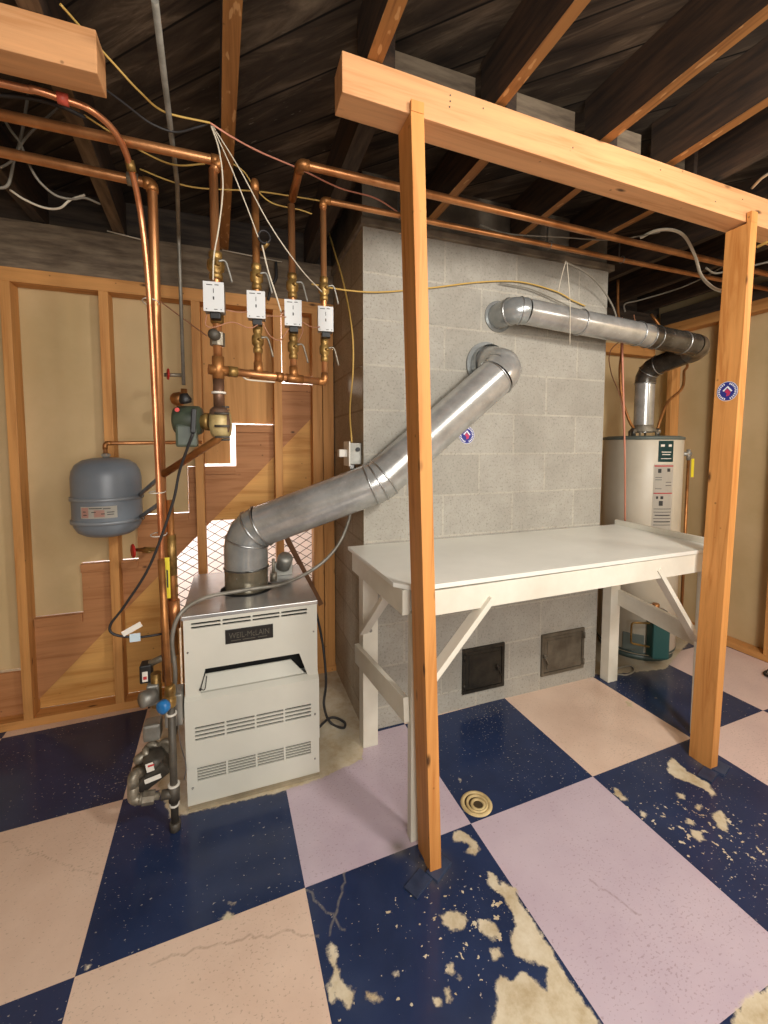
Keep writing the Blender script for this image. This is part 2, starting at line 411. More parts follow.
# ------------------------------------------------------------------ the setting
TH = .031; ct, st_ = math.cos(TH), math.sin(TH)
CHIPS = [[(0.203, -0.812), (0.235, -0.85), (0.222, -0.897), (0.226, -0.955), (0.227, -1.019), (0.222, -1.076), (0.228, -1.131), (0.237, -1.191), (-0.02, -1.097), (0.027, -1.056), (0.034, -1.028), (0.062, -1.017), (0.085, -1.036), (0.115, -1.029), (0.141, -1.052), (0.153, -1.082), (0.187, -1.047), (0.148, -1.019), (0.12, -0.992), (0.139, -0.949), (0.17, -0.934), (0.183, -0.882), (0.175, -0.843)], [(0.182, -0.777), (0.201, -0.798), (0.194, -0.841), (0.166, -0.84), (0.158, -0.808)], [(-0.019, -0.837), (0.005, -0.834), (0.035, -0.845), (0.053, -0.877), (0.024, -0.894), (-0.013, -0.885), (-0.023, -0.863)], [(0.073, -0.887), (0.106, -0.894), (0.121, -0.916), (0.116, -0.943), (0.087, -0.948), (0.073, -0.925), (0.064, -0.903)], [(-0.063, -0.948), (-0.042, -0.951), (-0.039, -0.973), (-0.055, -0.976), (-0.068, -0.962)], [(-0.125, -0.992), (-0.104, -1.004), (-0.105, -1.018), (-0.12, -1.016)], [(-0.083, -0.991), (-0.069, -0.992), (-0.075, -1.019), (-0.095, -1.02)], [(-0.197, -0.914), (-0.179, -0.919), (-0.181, -0.931), (-0.197, -0.928)], [(0.137, -0.618), (0.173, -0.611), (0.193, -0.647), (0.207, -0.676), (0.198, -0.704), (0.168, -0.715), (0.146, -0.693), (0.173, -0.68), (0.155, -0.657), (0.126, -0.646)], [(0.069, -0.956), (0.094, -0.965), (0.091, -0.984), (0.064, -0.983)], [(-0.04, -0.981), (-0.03, -0.983), (-0.031, -0.991), (-0.042, -0.989)], [(1.177, -0.637), (1.222, -0.622), (1.214, -0.663), (1.204, -0.713), (1.216, -0.746), (1.225, -0.771), (1.188, -0.826), (1.163, -0.827), (1.17, -0.789), (1.151, -0.75), (1.119, -0.71), (1.124, -0.672)], [(1.088, -0.872), (1.131, -0.883), (1.095, -0.933), (1.051, -0.95), (1.043, -0.918)], [(0.944, -0.894), (0.976, -0.914), (0.953, -0.943), (0.926, -0.941), (0.919, -0.918)], [(0.975, -0.858), (0.997, -0.879), (0.969, -0.891), (0.954, -0.872)], [(1.054, -0.762), (1.075, -0.779), (1.054, -0.802), (1.029, -0.788)], [(1.076, -0.825), (1.087, -0.844), (1.054, -0.855), (1.046, -0.838)], [(0.845, -0.659), (0.85, -0.692), (0.843, -0.725), (0.818, -0.72), (0.816, -0.685)], [(0.847, -0.774), (0.859, -0.797), (0.833, -0.806), (0.827, -0.79)], [(0.589, -1.264), (0.689, -1.269), (0.705, -1.306), (0.597, -1.342), (0.5, -1.306), (0.526, -1.28)], [(-0.333, -0.788), (-0.318, -0.806), (-0.325, -0.851), (-0.318, -0.898), (-0.295, -0.918), (-0.318, -0.949), (-0.341, -0.921), (-0.354, -0.885), (-0.34, -0.857), (-0.348, -0.82)], [(-0.276, -0.925), (-0.245, -0.942), (-0.235, -0.96), (-0.258, -0.96), (-0.275, -0.941)], [(-0.361, -0.883), (-0.345, -0.893), (-0.348, -0.928), (-0.36, -0.914)], [(-0.623, -0.623), (-0.598, -0.615), (-0.577, -0.629), (-0.587, -0.641), (-0.614, -0.637)], [(-0.599, -0.586), (-0.576, -0.594), (-0.588, -0.607)], [(-0.949, -0.622), (-0.93, -0.626), (-0.932, -0.644), (-0.947, -0.638)], [(0.281, -0.402), (0.294, -0.412), (0.28, -0.429)], [(1.967, -0.24), (2.0, -0.286), (1.958, -0.345), (1.915, -0.319)], [(1.388, -0.236), (1.408, -0.262), (1.372, -0.305), (1.352, -0.279)]]
CRACKS = [[(-0.374, -0.632), (-0.288, -0.779)], [(-0.669, -0.684), (-0.605, -0.695), (-0.509, -0.711), (-0.447, -0.72), (-0.362, -0.767)], [(-1.342, -0.099), (-1.151, -0.245), (-0.989, -0.353)], [(-0.244, -0.614), (-0.292, -0.708), (-0.331, -0.776)], [(-0.789, -0.681), (-0.669, -0.682)], [(0.469, -0.91), (0.528, -1.038)]]
BARE = [[(-.80, -.205), (-.60, -.215), (-.39, -.225), (-.25, -.212), (-.06, -.168), (.0, -.03), (.05, .3), (.05, .7), (-1.02, .7), (-.95, .3), (-.87, -.03)],
        [(1.38, .03), (1.60, -.03), (1.90, -.085), (2.0, -.04), (2.4, .12), (2.5, .7), (1.38, .7)]]
def build_floor():
    def axis(lo, hi, coarse, zones, lines):
        s = set(np.round(np.arange(lo, hi+coarse/2, coarse), 4))
        for a, b, d in zones: s |= set(np.round(np.arange(a, b, d), 4))
        for l in lines:
            s = {v for v in s if abs(v-l) > .0012}; s.add(l)
        return np.array(sorted(s))
    gx = [-1.58, -.985, -.395, .202, .789, 1.405, 1.961, 2.56]; gy = [-1.29, -.612, -.02, .59]
    xs = axis(-3.1, 2.75, .06, [(-1.4, 2.2, .009), (-.45, 1.45, .0065)], gx)
    ys = axis(-4.1, .75, .06, [(-1.45, .6, .009), (-1.3, -.36, .0065)], gy)
    X, Y = np.meshgrid(xs, ys, indexing='ij'); wx = ct*X-st_*Y; wy = st_*X+ct*Y
    nx, ny = len(xs), len(ys)
    co = np.zeros((nx*ny, 3), np.float32); co[:, 0] = wx.ravel(); co[:, 1] = wy.ravel()
    ii = np.arange(nx*ny).reshape(nx, ny)
    f = np.stack([ii[:-1, :-1], ii[1:, :-1], ii[1:, 1:], ii[:-1, 1:]], -1).reshape(-1, 4)
    me = bpy.data.meshes.new('floor'); me.vertices.add(len(co)); me.vertices.foreach_set('co', co.ravel())
    me.loops.add(f.size); me.loops.foreach_set('vertex_index', f.ravel().astype(np.int32))
    me.polygons.add(len(f)); me.polygons.foreach_set('loop_start', np.arange(0, f.size, 4, dtype=np.int32))
    P = co[:, :2].astype(float)
    def sdist(poly):
        q = np.array(poly); d = np.full(len(P), 9.); inside = np.zeros(len(P), bool)
        for a, b in zip(q, np.roll(q, -1, 0)):
            e = b-a; t = np.clip(((P-a)@e)/(e@e), 0, 1); d = np.minimum(d, np.hypot(*(P-a-t[:, None]*e).T))
            c = (a[1] > P[:, 1]) != (b[1] > P[:, 1])
            with np.errstate(all='ignore'): xi = a[0]+(P[:, 1]-a[1])*(b[0]-a[0])/(b[1]-a[1])
            inside ^= c & (P[:, 0] < xi)
        return np.where(inside, d, -d)
    chip = np.full(len(P), -.05)
    for p in CHIPS+BARE: chip = np.maximum(chip, sdist(p))
    chip = np.clip(chip, -.05, .05)+.5
    crack = np.full(len(P), 9.)
    rnd = np.random.RandomState(3)
    for p in CRACKS:
        q = [np.array(p[0])]
        for a, b in zip(p, p[1:]):
            a, b = np.array(a), np.array(b); n = max(2, int(np.hypot(*(b-a))/.016))
            for k in range(1, n+1): q.append(a+(b-a)*k/n+(rnd.randn(2)*.0045 if k < n else 0))
        q = np.array(q)
        for a, b in zip(q, q[1:]):
            e = b-a; t = np.clip(((P-a)@e)/(e@e), 0, 1); crack = np.minimum(crack, np.hypot(*(P-a-t[:, None]*e).T))
    crack = .5+.0009-np.clip(crack, 0, .05)
    def blob(x, y, r): return np.exp(-((P[:, 0]-x)**2+(P[:, 1]-y)**2)/r**2)
    wear = blob(.45, -.75, .0001)+blob(-.1, -.8, .2)*.6+blob(.2, -1.0, .25)*.6+blob(.85, -.80, .22)*.9+blob(1.0, -.95, .2)*.9+blob(.15, -.85, .13)*.8+blob(-.3, -.9, .12)*.6+blob(.75, -.55, .12)*.6+blob(1.6, -.3, .25)*.5+blob(-.05, -.95, .2)*.5+blob(-.6, -.5, .3)*.25+blob(1.2, -1., .2)*.6+blob(-.95, -.63, .08)*.7
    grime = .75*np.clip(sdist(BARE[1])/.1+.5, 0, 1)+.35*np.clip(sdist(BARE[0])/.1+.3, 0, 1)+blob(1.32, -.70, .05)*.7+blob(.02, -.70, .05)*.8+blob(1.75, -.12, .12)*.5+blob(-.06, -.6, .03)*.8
    for n, v in (('chip', chip), ('wear', wear), ('grime', np.clip(grime, 0, 1)), ('crack', crack)):
        a = me.attributes.new(n, 'FLOAT', 'POINT'); a.data.foreach_set('value', v.astype(np.float32))
    names = ['blue', 'peach', 'purple', 'pink']
    cx = (X[:-1, :-1]+X[1:, 1:])/2; cy = (Y[:-1, :-1]+Y[1:, 1:])/2
    ix = np.searchsorted(gx, cx); iy = np.searchsorted(gy, cy)
    # ix 1:[-1.58,-.985] ... ; iy 1: near row b, 2: row a, 3: far row c, 0: nearest
    light = (ix+iy) % 2 == 1
    tone = np.where(ix <= 2, 1, np.where(ix >= 6, 3, np.where(((ix == 3) & (iy == 2)) | ((ix == 4) & (iy == 1)), 2, 1)))
    tone = np.where((ix == 6) & (iy == 1), 3, tone)
    idx = np.where(light, tone, 0)
    me.polygons.foreach_set('material_index', idx.ravel().astype(np.int32))
    for n in names: me.materials.append(fm[n])
    me.update(); me.validate()
    o = bpy.data.objects.new('floor', me); COL.objects.link(o); o['kind'] = 'structure'
build_floor()

struct('wall_back_upper', B().box((-3.05, .66, 2.385), (2.66, .675, 2.571)), oldw)
struct('ceiling', B().box((-3.1, -4.1, 2.572), (2.75, .75, 2.60)), deck)
# right wall, left wall, wall behind the camera
struct('wall_right', B().box((2.66, -4.1, 0), (2.70, .72, 2.57)), drywall)
struct('wall_left', B().box((-3.1, -4.1, 0), (-3.05, .72, 2.57)), drywall)
struct('wall_front', B().box((-3.1, -4.1, 0), (2.7, -4.05, 2.57)), drywall)
# back wall: sheets behind the studs, cut to a staircase outline
ST = [(-1.54, .512), (-1.29, .765), (-1.037, .997), (-.79, 1.247), (-.555, 1.478), (-.32, 1.725)]
b = B(); g = .0035
pts = [(-3.05, .262), (-1.54, .262), (-1.54, ST[0][1]), (ST[1][0], ST[0][1]), (ST[1][0], ST[1][1]), (ST[2][0], ST[1][1]), (ST[2][0], ST[2][1]), (ST[3][0], ST[2][1]), (ST[3][0], 1.247), (ST[3][0]+.06, 1.247), (ST[3][0]+.06, 2.39), (-3.05, 2.39)]
out = []
for i, (x, z) in enumerate(pts):
    out.append((x-(g if 1 < i < 9 else 0), .677, z+(g if 0 <= i < 9 else 0)))
b.poly(out, (0, .012, 0)); struct('wall_back', b, drywall)
b = B().box((1.35, .68, 0), (2.70, .70, 2.57)); struct('wall_back_right', b, drywall)
# stairwell behind the back wall
b = B(); b.box((-3.0, 1.75, 0), (1.3, 1.80, 2.57)); struct('wall_stairwell', b, bright_wall)
struct('wall_stairwell_end', B().box((1.26, .72, 0), (1.30, 1.75, 2.57)), bright_wall)
struct('wall_stairwell_far', B().box((-3.0, .72, 0), (-2.96, 1.75, 2.57)), bright_wall)
struct('floor_stairwell', B().box((-3.0, .752, -.03), (1.3, 1.8, 0)), conc_m)
struct('ceiling_stairwell', B().box((-3.0, .752, 2.572), (1.3, 1.8, 2.6)), bright_wall)

# ------------------------------------------------------------------ chimney
ch = thing('chimney', 'grey concrete block chimney rising from the painted floor to the joists', 'chimney', (.71, .3, 0))
bb = B(); bb.box((0, 0, 0), (1.42, .665, 2.33))
bm = bb.bm; bm.normal_update()
for f in bm.faces: f.material_index = 1 if abs(f.normal.x) > .5 else 0
obj('block_stack', bb, [block_f, block_s], ch)
obj('capping_course', B().box((-.015, -.022, 2.33), (1.445, .665, 2.362), .004), noisy('grimy_cap', (130, 118, 102), (84, 74, 62), 7, .9, 0, .3), ch)
obj('upper_stack', B().box((.0, .012, 2.362), (1.42, .665, 2.571)), noisy('sooty_block', (104, 94, 80), (62, 54, 44), 6, .9, 0, .3), ch)
def cleanout(x0, x1, m, label, hinge_left):
    t = thing('cleanout_door', label, 'chimney door', ((x0+x1)/2, -.01, .08), None)
    z0, z1 = .08, .317
    f = B(); w = .016
    f.box((x0, -.012, z0), (x1, .002, z0+w)); f.box((x0, -.012, z1-w), (x1, .002, z1)); f.box((x0, -.012, z0+w), (x0+w, .002, z1-w)); f.box((x1-w, -.012, z0+w), (x1, .002, z1-w))
    obj('frame', f, m, t)
    d = B().box((x0+w+.003, -.010, z0+w+.003), (x1-w-.003, .001, z1-w-.003), .002)
    d.box((x0+w+.02, -.0135, z0+w+.02), (x1-w-.02, -.009, z1-w-.02), .002)
    obj('door', d, m, t)
    xl = x1-w-.03 if not hinge_left else x0+w
    la = B(); la.cyl((xl, -.012, .19), (xl, -.034, .19), .009, 10); la.beam((xl, -.030, .19), (xl+.012, -.030, .155), .009, .006); la.ball((xl-.008, -.026, .205), .008)
    obj('latch', la, m, t)
    hx = x0+.006 if not hinge_left else x1-.006
    for zz in (.12, .275): obj('hinge', B().cyl((hx, -.016, zz-.016), (hx, -.016, zz+.016), .006, 8), m, t)
cleanout(.524, .776, door_dark, 'black square iron cleanout door low on the chimney, nearer the wooden post', False)
cleanout(1.021, 1.320, door_grey, 'dusty grey iron cleanout door low on the chimney, near its right corner', True)

# ------------------------------------------------------------------ back wall framing
def board(name, a, b_, m, label, cat, group=None, bevel=.002):
    return tag(obj(name, B().box(a, b_, bevel), m), label, cat, group)
for x0, x1, z0, lab in ((-1.938, -1.90, .04, 'pine wall stud at the far left edge, left of the tank'), (-1.532, -1.494, .04, 'pine wall stud left of the grey expansion tank'),
                    (-1.152, -1.112, .04, 'pine wall stud directly behind the grey expansion tank'), (-.748, -.706, .04, 'pine wall stud behind the first zone valve and pump'),
                    (-.34, -.298, .04, 'pine wall stud behind the horizontal copper header pipe'), (-.128, -.072, .04, 'pine wall stud standing one board away from the chimney side'), (-.068, -.006, .04, 'pine corner stud tight against the chimney side')):
    board('wall_stud', (x0, .59, z0), (x1, .675, 2.105), pine['z'], lab, 'stud', 'studs of the back wall')
board('bottom_plate', (-3.04, .59, 0), (-.001, .675, .04), pine['x'], 'pine bottom plate along the floor of the back wall', 'wall plate')
board('top_plate', (-3.04, .59, 2.105), (-.001, .675, 2.168), pine['x'], 'pine top plate above the drywall on the back wall', 'wall plate')
board('header_board', (-3.04, .60, 2.168), (-.001, .65, 2.385), greyb, 'weathered grey header board above the back wall top plate', 'beam')
# staircase backing with its zigzag top
zz = [(-3.04, .0), (-3.04, .255), (-1.54, .255), (-1.54, .512), (-1.29, .512), (-1.29, .765), (-1.037, .765), (-1.037, .997), (-.79, .997), (-.79, 1.247), (-.545, 1.247), (-.545, 1.478), (-.32, 1.478), (-.32, 1.715), (-.0, 1.715), (-.0, 1.652), (-1.535, .055), (-1.53, .0)]
b = B().poly([(x, .657, z) for x, z in zz], (0, .014, 0))
stp = tag(obj('stair_skirt_panel', b, plyr), 'reddish plywood stair skirt with a zigzag top edge behind the studs', 'stair panel')
for x0, x1, z in ((-1.49, -1.29, .512), (-1.29, -1.037, .765), (-1.037, -.79, .997), (-.745, -.545, 1.247), (-.545, -.34, 1.478), (-.298, -.06, 1.715)):
    obj('tread_cleat', B().box((x0, .642, z-.042), (x1-.002, .656, z), .001), plyr, stp)
b = B().poly([(x, .68, z) for x, z in ((-1.50, .04), (-1.50, .16), (-.86, .84), (-.86, .04))], (0, .01, 0))
tag(obj('plywood_sheet', b, plyo), 'orange plywood sheet below the stair skirt, left of the furnace', 'plywood')
b = B().poly([(x, .68, z) for x, z in ((-.70, .945), (-.0, 1.70), (-.0, .945))], (0, .01, 0))
tag(obj('plywood_sheet', b, plyo), 'triangular orange plywood sheet under the stair skirt above the metal lattice', 'plywood')
b = B().box((-.85, .68, .04), (-.07, .69, .418)); tag(obj('plywood_sheet', b, plyv), 'low wood panel behind the furnace below the metal lattice', 'plywood')
# vertical boards above the steps
vb = B().poly([(x, .684, z) for x, z in ((-.735, 1.262), (-.575, 1.262), (-.575, 1.488), (-.298, 1.484), (-.298, 2.385), (-.735, 2.385))], (0, .01, 0))
tag(obj('wood_panel', vb, plyv), 'tall knotty wood panel behind the zone valves', 'wood panel')
vb = B().poly([(x, .684, z) for x, z in ((-.285, 1.765), (-.0, 1.765), (-.0, 2.385), (-.285, 2.385))], (0, .01, 0))
tag(obj('wood_panel', vb, plyv), 'narrow wood panel in the corner between last stud and chimney', 'wood panel')
# expanded metal lattice
lat = B(); dx, dz = .078, .050
x0, x1, z0, z1 = -.90, -.07, .42, .95
def clipseg(p, q):
    (ax, az), (bx, bz) = p, q; t0, t1 = 0., 1.
    for a, d, lo, hi in ((ax, bx-ax, x0, x1), (az, bz-az, z0, z1)):
        if abs(d) < 1e-9: continue
        u, v = (lo-a)/d, (hi-a)/d
        t0 = max(t0, min(u, v)); t1 = min(t1, max(u, v))
    return None if t1-t0 < .01 else ((ax+(bx-ax)*t0, az+(bz-az)*t0), (ax+(bx-ax)*t1, az+(bz-az)*t1))
for s in (1, -1):
    k = -40
    while k < 80:
        c = k*dz; p = (x0-.0, z0+c) if s > 0 else (x0, z0+c)
        q = (x1, z0+c+s*(x1-x0)*dz/dx*1.0)
        r = clipseg(p, q)
        if r: lat.beam((r[0][0], .683, r[0][1]), (r[1][0], .683, r[1][1]), .003, .0062, (0, 1, 0))
        k += 1
tag(obj('metal_lattice', lat, mesh_m), 'expanded metal diamond lattice screen behind the furnace', 'metal screen')
tag(obj('diagonal_brace', B().beam((-.36, .63, 1.0), (-.09, .63, .42), .03, .085, (0, 1, 0)), noisy('brown_brace', (128, 88, 54), (98, 64, 38), 5, .7)), 'brown diagonal brace board behind the furnace flue', 'brace')

# right-hand framing
for y0, lab in ((.46, 'pine wall stud in the back right corner behind the water heater'), (.105, 'pine wall stud just left of the right post'), (-.262, 'pine wall stud at the right edge by the pink floor'), (-.65, 'pine wall stud of the right wall outside the main view')):
    if y0 < -.5: continue
    board('wall_stud', (2.57, y0, .04), (2.658, y0+.038, 2.215), pine['z'], lab, 'stud', 'studs of the right wall')
board('bottom_plate', (2.57, -4.0, 0), (2.658, .585, .04), pine['y'], 'pine bottom plate along the floor of the right wall', 'wall plate')
board('top_plate', (2.57, -4.0, 2.215), (2.658, .585, 2.285), pine['y'], 'pine top plate along the right wall', 'wall plate')
board('header_board', (2.575, -4.0, 2.285), (2.64, .58, 2.385), oldw_y, 'dark old timber above the right wall top plate', 'beam')
board('wall_stud', (1.70, .60, .04), (1.745, .675, 2.06), pine['z'], 'pine stud between chimney and water heater flue', 'stud')
board('wall_blocking', (1.43, .60, 2.06), (2.56, .675, 2.13), pine['x'], 'pine board spanning the wall above the water heater', 'blocking')
board('header_board', (1.43, .60, 2.18), (2.56, .66, 2.385), oldw, 'dark old timber above the wall behind the water heater', 'beam')

# ------------------------------------------------------------------ joists, blocking, girders, posts
def joist(xa, ya, xb, yb, w, label, dark=False, z0=2.392):
    b = B(); h = 2.572-z0
    b.hexa([(xa, ya), (xa+w, ya), (xb+w, yb), (xb, yb)], z0, 2.571)
    b.bm.normal_update()
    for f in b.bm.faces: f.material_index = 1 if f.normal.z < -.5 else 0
    m = [joist_side, dark if dark not in (True, False) else oldw_y if dark else joistw]
    return tag(obj('floor_joist', b, m), label, 'joist', 'floor joists overhead')
greyj = noisy('grey_joist_edge', (120, 100, 76), (78, 62, 46), 5, .8, 0, .2, (8, 1, 8))
joist_side = noisy('dark_joist_side', (70, 50, 34), (36, 26, 19), 5, .8, 0, .2, (9, 1, 9))  # dark brown for joist sides; undersides take their own material
joist(-.79, -4.0, -1.085, .66, .05, 'old grey floor joist above the short beam end', greyj)
joist(-1.36, -4.0, -1.40, .66, .045, 'dark floor joist at the far left above the copper pipes', True)
joist(-.44, -4.0, -.605, .66, .043, 'orange floor joist above the first zone valve')
joist(-.155, -4.0, -.200, -.63, .043, 'orange-brown floor joist meeting the left end of the big beam')
joist(-.157, -.66, -.157, .66, .06, 'dark floor joist running back beside the chimney from the beam end', True)  # dark underside colour holds grime plus the shade there
joist(.225, -4.0, .205, -.63, .036, 'orange floor joist ending over the beam, above the left post')
joist(.300, -.63, .292, -.0, .040, 'brown floor joist running from the beam to the chimney, second from its left corner')
joist(.70, -4.0, .625, -.63, .040, 'long orange floor joist reaching the middle of the beam from the front')
joist(.742, -.63, .772, -.0, .036, 'brown floor joist between the beam and the middle of the chimney')
joist(.965, -4.0, .945, -.63, .040, 'orange floor joist right of the middle one, ending over the beam')
joist(1.18, -.63, 1.145, .0, .040, 'brown floor joist between the beam and the right part of the chimney')
joist(1.29, -4.0, 1.20, -.63, .04, 'dark floor joist at the upper right above the beam', True)
joist(1.67, -.66, 1.62, .66, .04, 'dark floor joist right of the chimney behind the beam', True)
joist(2.05, -4.0, 2.05, .66, .04, 'dark floor joist over the water heater', True)
joist(1.66, -4.0, 1.66, -.63, .04, 'dark floor joist near the upper right corner', True)
joist(2.42, -4.0, 2.42, .66, .04, 'dark floor joist near the right wall', True)
for x0, x1, lab in ((-.105, .203, 'grey wood blocking between joists over the left end of the beam'), (.262, .61, 'grey wood blocking between joists right of the left post'), (.69, .93, 'grey wood blocking between joists over the middle of the beam'), (1.0, 1.17, 'short grey wood blocking over the right part of the beam')):
    board('joist_blocking', (x0, -.60, 2.392), (x1, -.565, 2.548), greyb, lab, 'blocking')
b = B(); y0 = -.72
def skew(x0, x1, ya0, ya1, w, z0a, z0b, z1a, z1b):
    q = B(); bm = q.bm
    c = [(x0, ya0, z0a), (x1, ya1, z0b), (x1, ya1+w, z0b), (x0, ya0+w, z0a), (x0, ya0, z1a), (x1, ya1, z1b), (x1, ya1+w, z1b), (x0, ya0+w, z1a)]
    vs = [bm.verts.new(p) for p in c]; fs = []
    for i in ((3, 2, 1, 0), (4, 5, 6, 7), (0, 1, 5, 4), (1, 2, 6, 5), (2, 3, 7, 6), (3, 0, 4, 7)): fs.append(bm.faces.new([vs[k] for k in i]))
    q._bev(fs, .003); return q
big = thing('support_beam', 'long pale pine support beam carried by two posts under the joists', 'beam', (1.2, -.68, 2.27))
obj('timber', skew(-.268, 2.56, -.722, -.69, .088, 2.287, 2.240, 2.390, 2.363), beamw, big)
for x, z in ((.05, 2.366), (.05, 2.35), (.048, 2.334), (.16, 2.36), (.5, 2.33), (.9, 2.35), (1.2, 2.30), (1.36, 2.34)):
    yy = -.722+(x+.268)*.0113
    obj('nail_head', B().cyl((x, yy-.0015, z), (x, yy+.003, z), .0022, 8), iron, big)
board('support_beam', (-3.0, -.562, 2.288), (-.852, -.478, 2.391), beamw, 'short pale pine beam end at the upper left above the copper pipes', 'beam', None, .003)
def post(xb, yb, xt, yt, zt, label, w=.040, d=.089):
    t = thing('support_post', label, 'post', (xb+w/2, yb+d/2, 0))
    b = B(); vs = []
    # post foot notched at the top so its face laps over the front of the beam
    for (x, y, z) in ((xb, yb, 0), (xt, yt, zt)):
        for a, c in ((0, 0), (w, 0), (w, d), (0, d)): vs.append(b.bm.verts.new((x+a, y+c, z)))
    fs = [b.bm.faces.new([vs[k] for k in i]) for i in ((3, 2, 1, 0), (4, 5, 6, 7), (0, 1, 5, 4), (1, 2, 6, 5), (2, 3, 7, 6), (3, 0, 4, 7))]
    b._bev(fs, .002)
    obj('timber', b, postw['z'], t)
    k = B(); f = lambda z: (xb+(xt-xb)*z/zt, yb+(yt-yb)*z/zt)
    return t, f
pl, fl = post(.004, -.722, -.078, -.733, 2.282, 'left pine post standing in front of the white table', .040, .096)
pr, fr = post(1.300, -.735, 1.383, -.726, 2.250, 'right pine post standing at the right end of the white table', .039, .095)
obj('top_lap', B().box((-.0775, -.7345, 2.282), (-.0385, -.7235, 2.312), .001), postw['z'], pl)
obj('top_lap', B().box((1.384, -.726, 2.25), (1.421, -.7075, 2.292), .001), postw['z'], pr)
def foot(x, y, lab, ang):
    t = thing('post_base_plate', lab, 'base plate', (x, y, 0)); b = B()
    c, s = math.cos(ang), math.sin(ang)
    def q(u, v): return (x+u*c-v*s, y+u*s+v*c)
    b.hexa([q(-.09, -.026), q(-.01, -.026), q(-.01, .024), q(-.09, .024)], .0, .006, .001)
    b.hexa([q(-.01, -.046), q(.07, -.046), q(.07, -.0), q(-.01, -.0)], .0, .010, .001)
    b.hexa([q(.02, .005), q(.09, .005), q(.09, .046), q(.02, .046)], .0, .006, .001)
    obj('painted_shims', b, noisy('painted_steel', (58, 70, 96), (36, 46, 70), 14, .45, .1, .1), t)
foot(.0, -.71, 'dark painted metal shims at the foot of the left post', .5)
foot(1.31, -.73, 'dark painted metal shims at the foot of the right post', .3)

# ------------------------------------------------------------------ white work table
tb = thing('work_table', 'long white painted work table standing against the block chimney', 'table', (.7, -.3, 0))
ZT = .905
b = B(); b.hexa([(-.078, -.006), (-.062, -.555), (-.005, -.624), (1.50, -.60), (1.53, -.006)], ZT-.016, ZT, .002)
obj('table_top', b, table_top_m, tb)
obj('side_lip', B().beam((1.515, -.60, ZT+.01), (1.535, -.006, ZT+.01), .02, .035, bevel=.002), white_paint, tb)
ap = B().beam((.0, -.606, ZT-.065), (1.49, -.576, ZT-.060), .034, .084, bevel=.002)
obj('front_apron', ap, white_paint, tb)
obj('side_apron', B().beam((-.026, -.588, ZT-.062), (-.050, -.03, ZT-.062), .03, .086, bevel=.002), white_paint, tb)
obj('side_apron', B().beam((1.475, -.565, ZT-.062), (1.485, -.03, ZT-.062), .03, .086, bevel=.002), white_paint, tb)
obj('back_apron', B().box((-.03, -.036, ZT-.10), (1.47, -.008, ZT-.017), .002), white_paint, tb)
obj('leg', B().box((-.036, -.105, 0), (.034, -.040, ZT-.10), .003), white_paint, tb)
obj('leg', B().box((1.437, -.080, 0), (1.507, -.02, ZT-.10), .003), white_paint, tb)
obj('leg', B().box((-.012, -.600, 0), (.026, -.566, ZT-.10), .003), white_paint, tb)
obj('leg', B().box((1.446, -.576, 0), (1.476, -.542, ZT-.10), .003), white_paint, tb)
obj('side_rail', B().beam((-.048, -.045, (-0.028, -0.045, 0.419)[2]), (-.024, -.585, (-0.022, -0.585, 0.469)[2]), .020, .085, bevel=.002), white_paint, tb)
obj('side_rail', B().beam((1.500, -.05, .50), (1.490, -.56, .455), .022, .088, bevel=.002), white_paint, tb)
obj('front_brace', B().beam((0.281, -0.612, 0.832), (0.043, -0.612, 0.569), .02, .050, (0, -1, 0), .002), white_paint, tb)
obj('front_brace', B().beam((1.117, -0.585, 0.844), (1.41, -0.575, 0.477), .02, .042, (0, -1, 0), .002), white_paint, tb)
obj('side_brace', B().beam((-.030, -.40, .80), (-.030, -.09, .53), .02, .038, (1, 0, 0), .002), white_paint, tb)
obj('side_brace', B().beam((1.48, -.40, .80), (1.48, -.09, .60), .02, .038, (1, 0, 0), .002), white_paint, tb)
for x in (.42, .875, .99, 1.26):
    obj('bolt_head', B().lathe([(.0095, 0), (.0095, .003), (.006, .006), (0, .007)], (x, -.6155+(x*.02), ZT-.055), (0, -1, 0), 12), steel, tb)
obj('bolt_head', B().lathe([(.008, 0), (.006, .004), (0, .005)], (-.0, -.105, .54), (0, -1, 0), 12), steel, tb)

# ------------------------------------------------------------------ furnace
fu = thing('furnace', 'cream boiler furnace cabinet with louvred front standing left of the chimney', 'furnace', (-.495, .08, 0))
X0, X1, Y0, Y1 = -.742, -.252, -.172, .365
b = B(); b.box((X0+.004, Y0+.10, 0), (X1-.004, Y1, .735)); b.box((X0+.004, Y0, 0), (X0+.012, Y0+.10, .735)); b.box((X1-.012, Y0, 0), (X1-.004, Y0+.10, .735)); b.box((X0+.012, Y0+.006, .722), (X1-.012, Y0+.10, .735)); obj('cabinet', b, cream, fu)
b = B().box((X0-.006, Y0-.010, .722), (X1+.003, Y1+.004, .737), .002); obj('top_panel', b, furntop, fu)
def panel(x0, x1, z0, z1, y, holes):
    # front sheet with rectangular slots: built as strips around the holes
    b = B(); zs = sorted({z0, z1} | {h[2] for h in holes} | {h[3] for h in holes})
    for za, zb in zip(zs, zs[1:]):
        row = sorted([h for h in holes if h[2] <= za+1e-6 and h[3] >= zb-1e-6]); x = x0
        for h in row:
            if h[0]-x > 1e-5: b.box((x, y, za), (h[0], y+.008, zb))
            x = h[1]
        b.box((x, y, za), (x1, y+.008, zb))
    bmesh.ops.remove_doubles(b.bm, verts=b.bm.verts[:], dist=1e-6)
    return b
def slots(xa, xb, zt, zb, n, groups=4, gap=.007, h=.0078):
    w = (xb-xa-gap*(groups-1))/groups; out = []
    for i in range(n):
        z = zt-(zt-zb)*i/(n-1)
        for k in range(groups): out.append((xa+k*(w+gap), xa+k*(w+gap)+w, z-h/2, z+h/2))
    return out
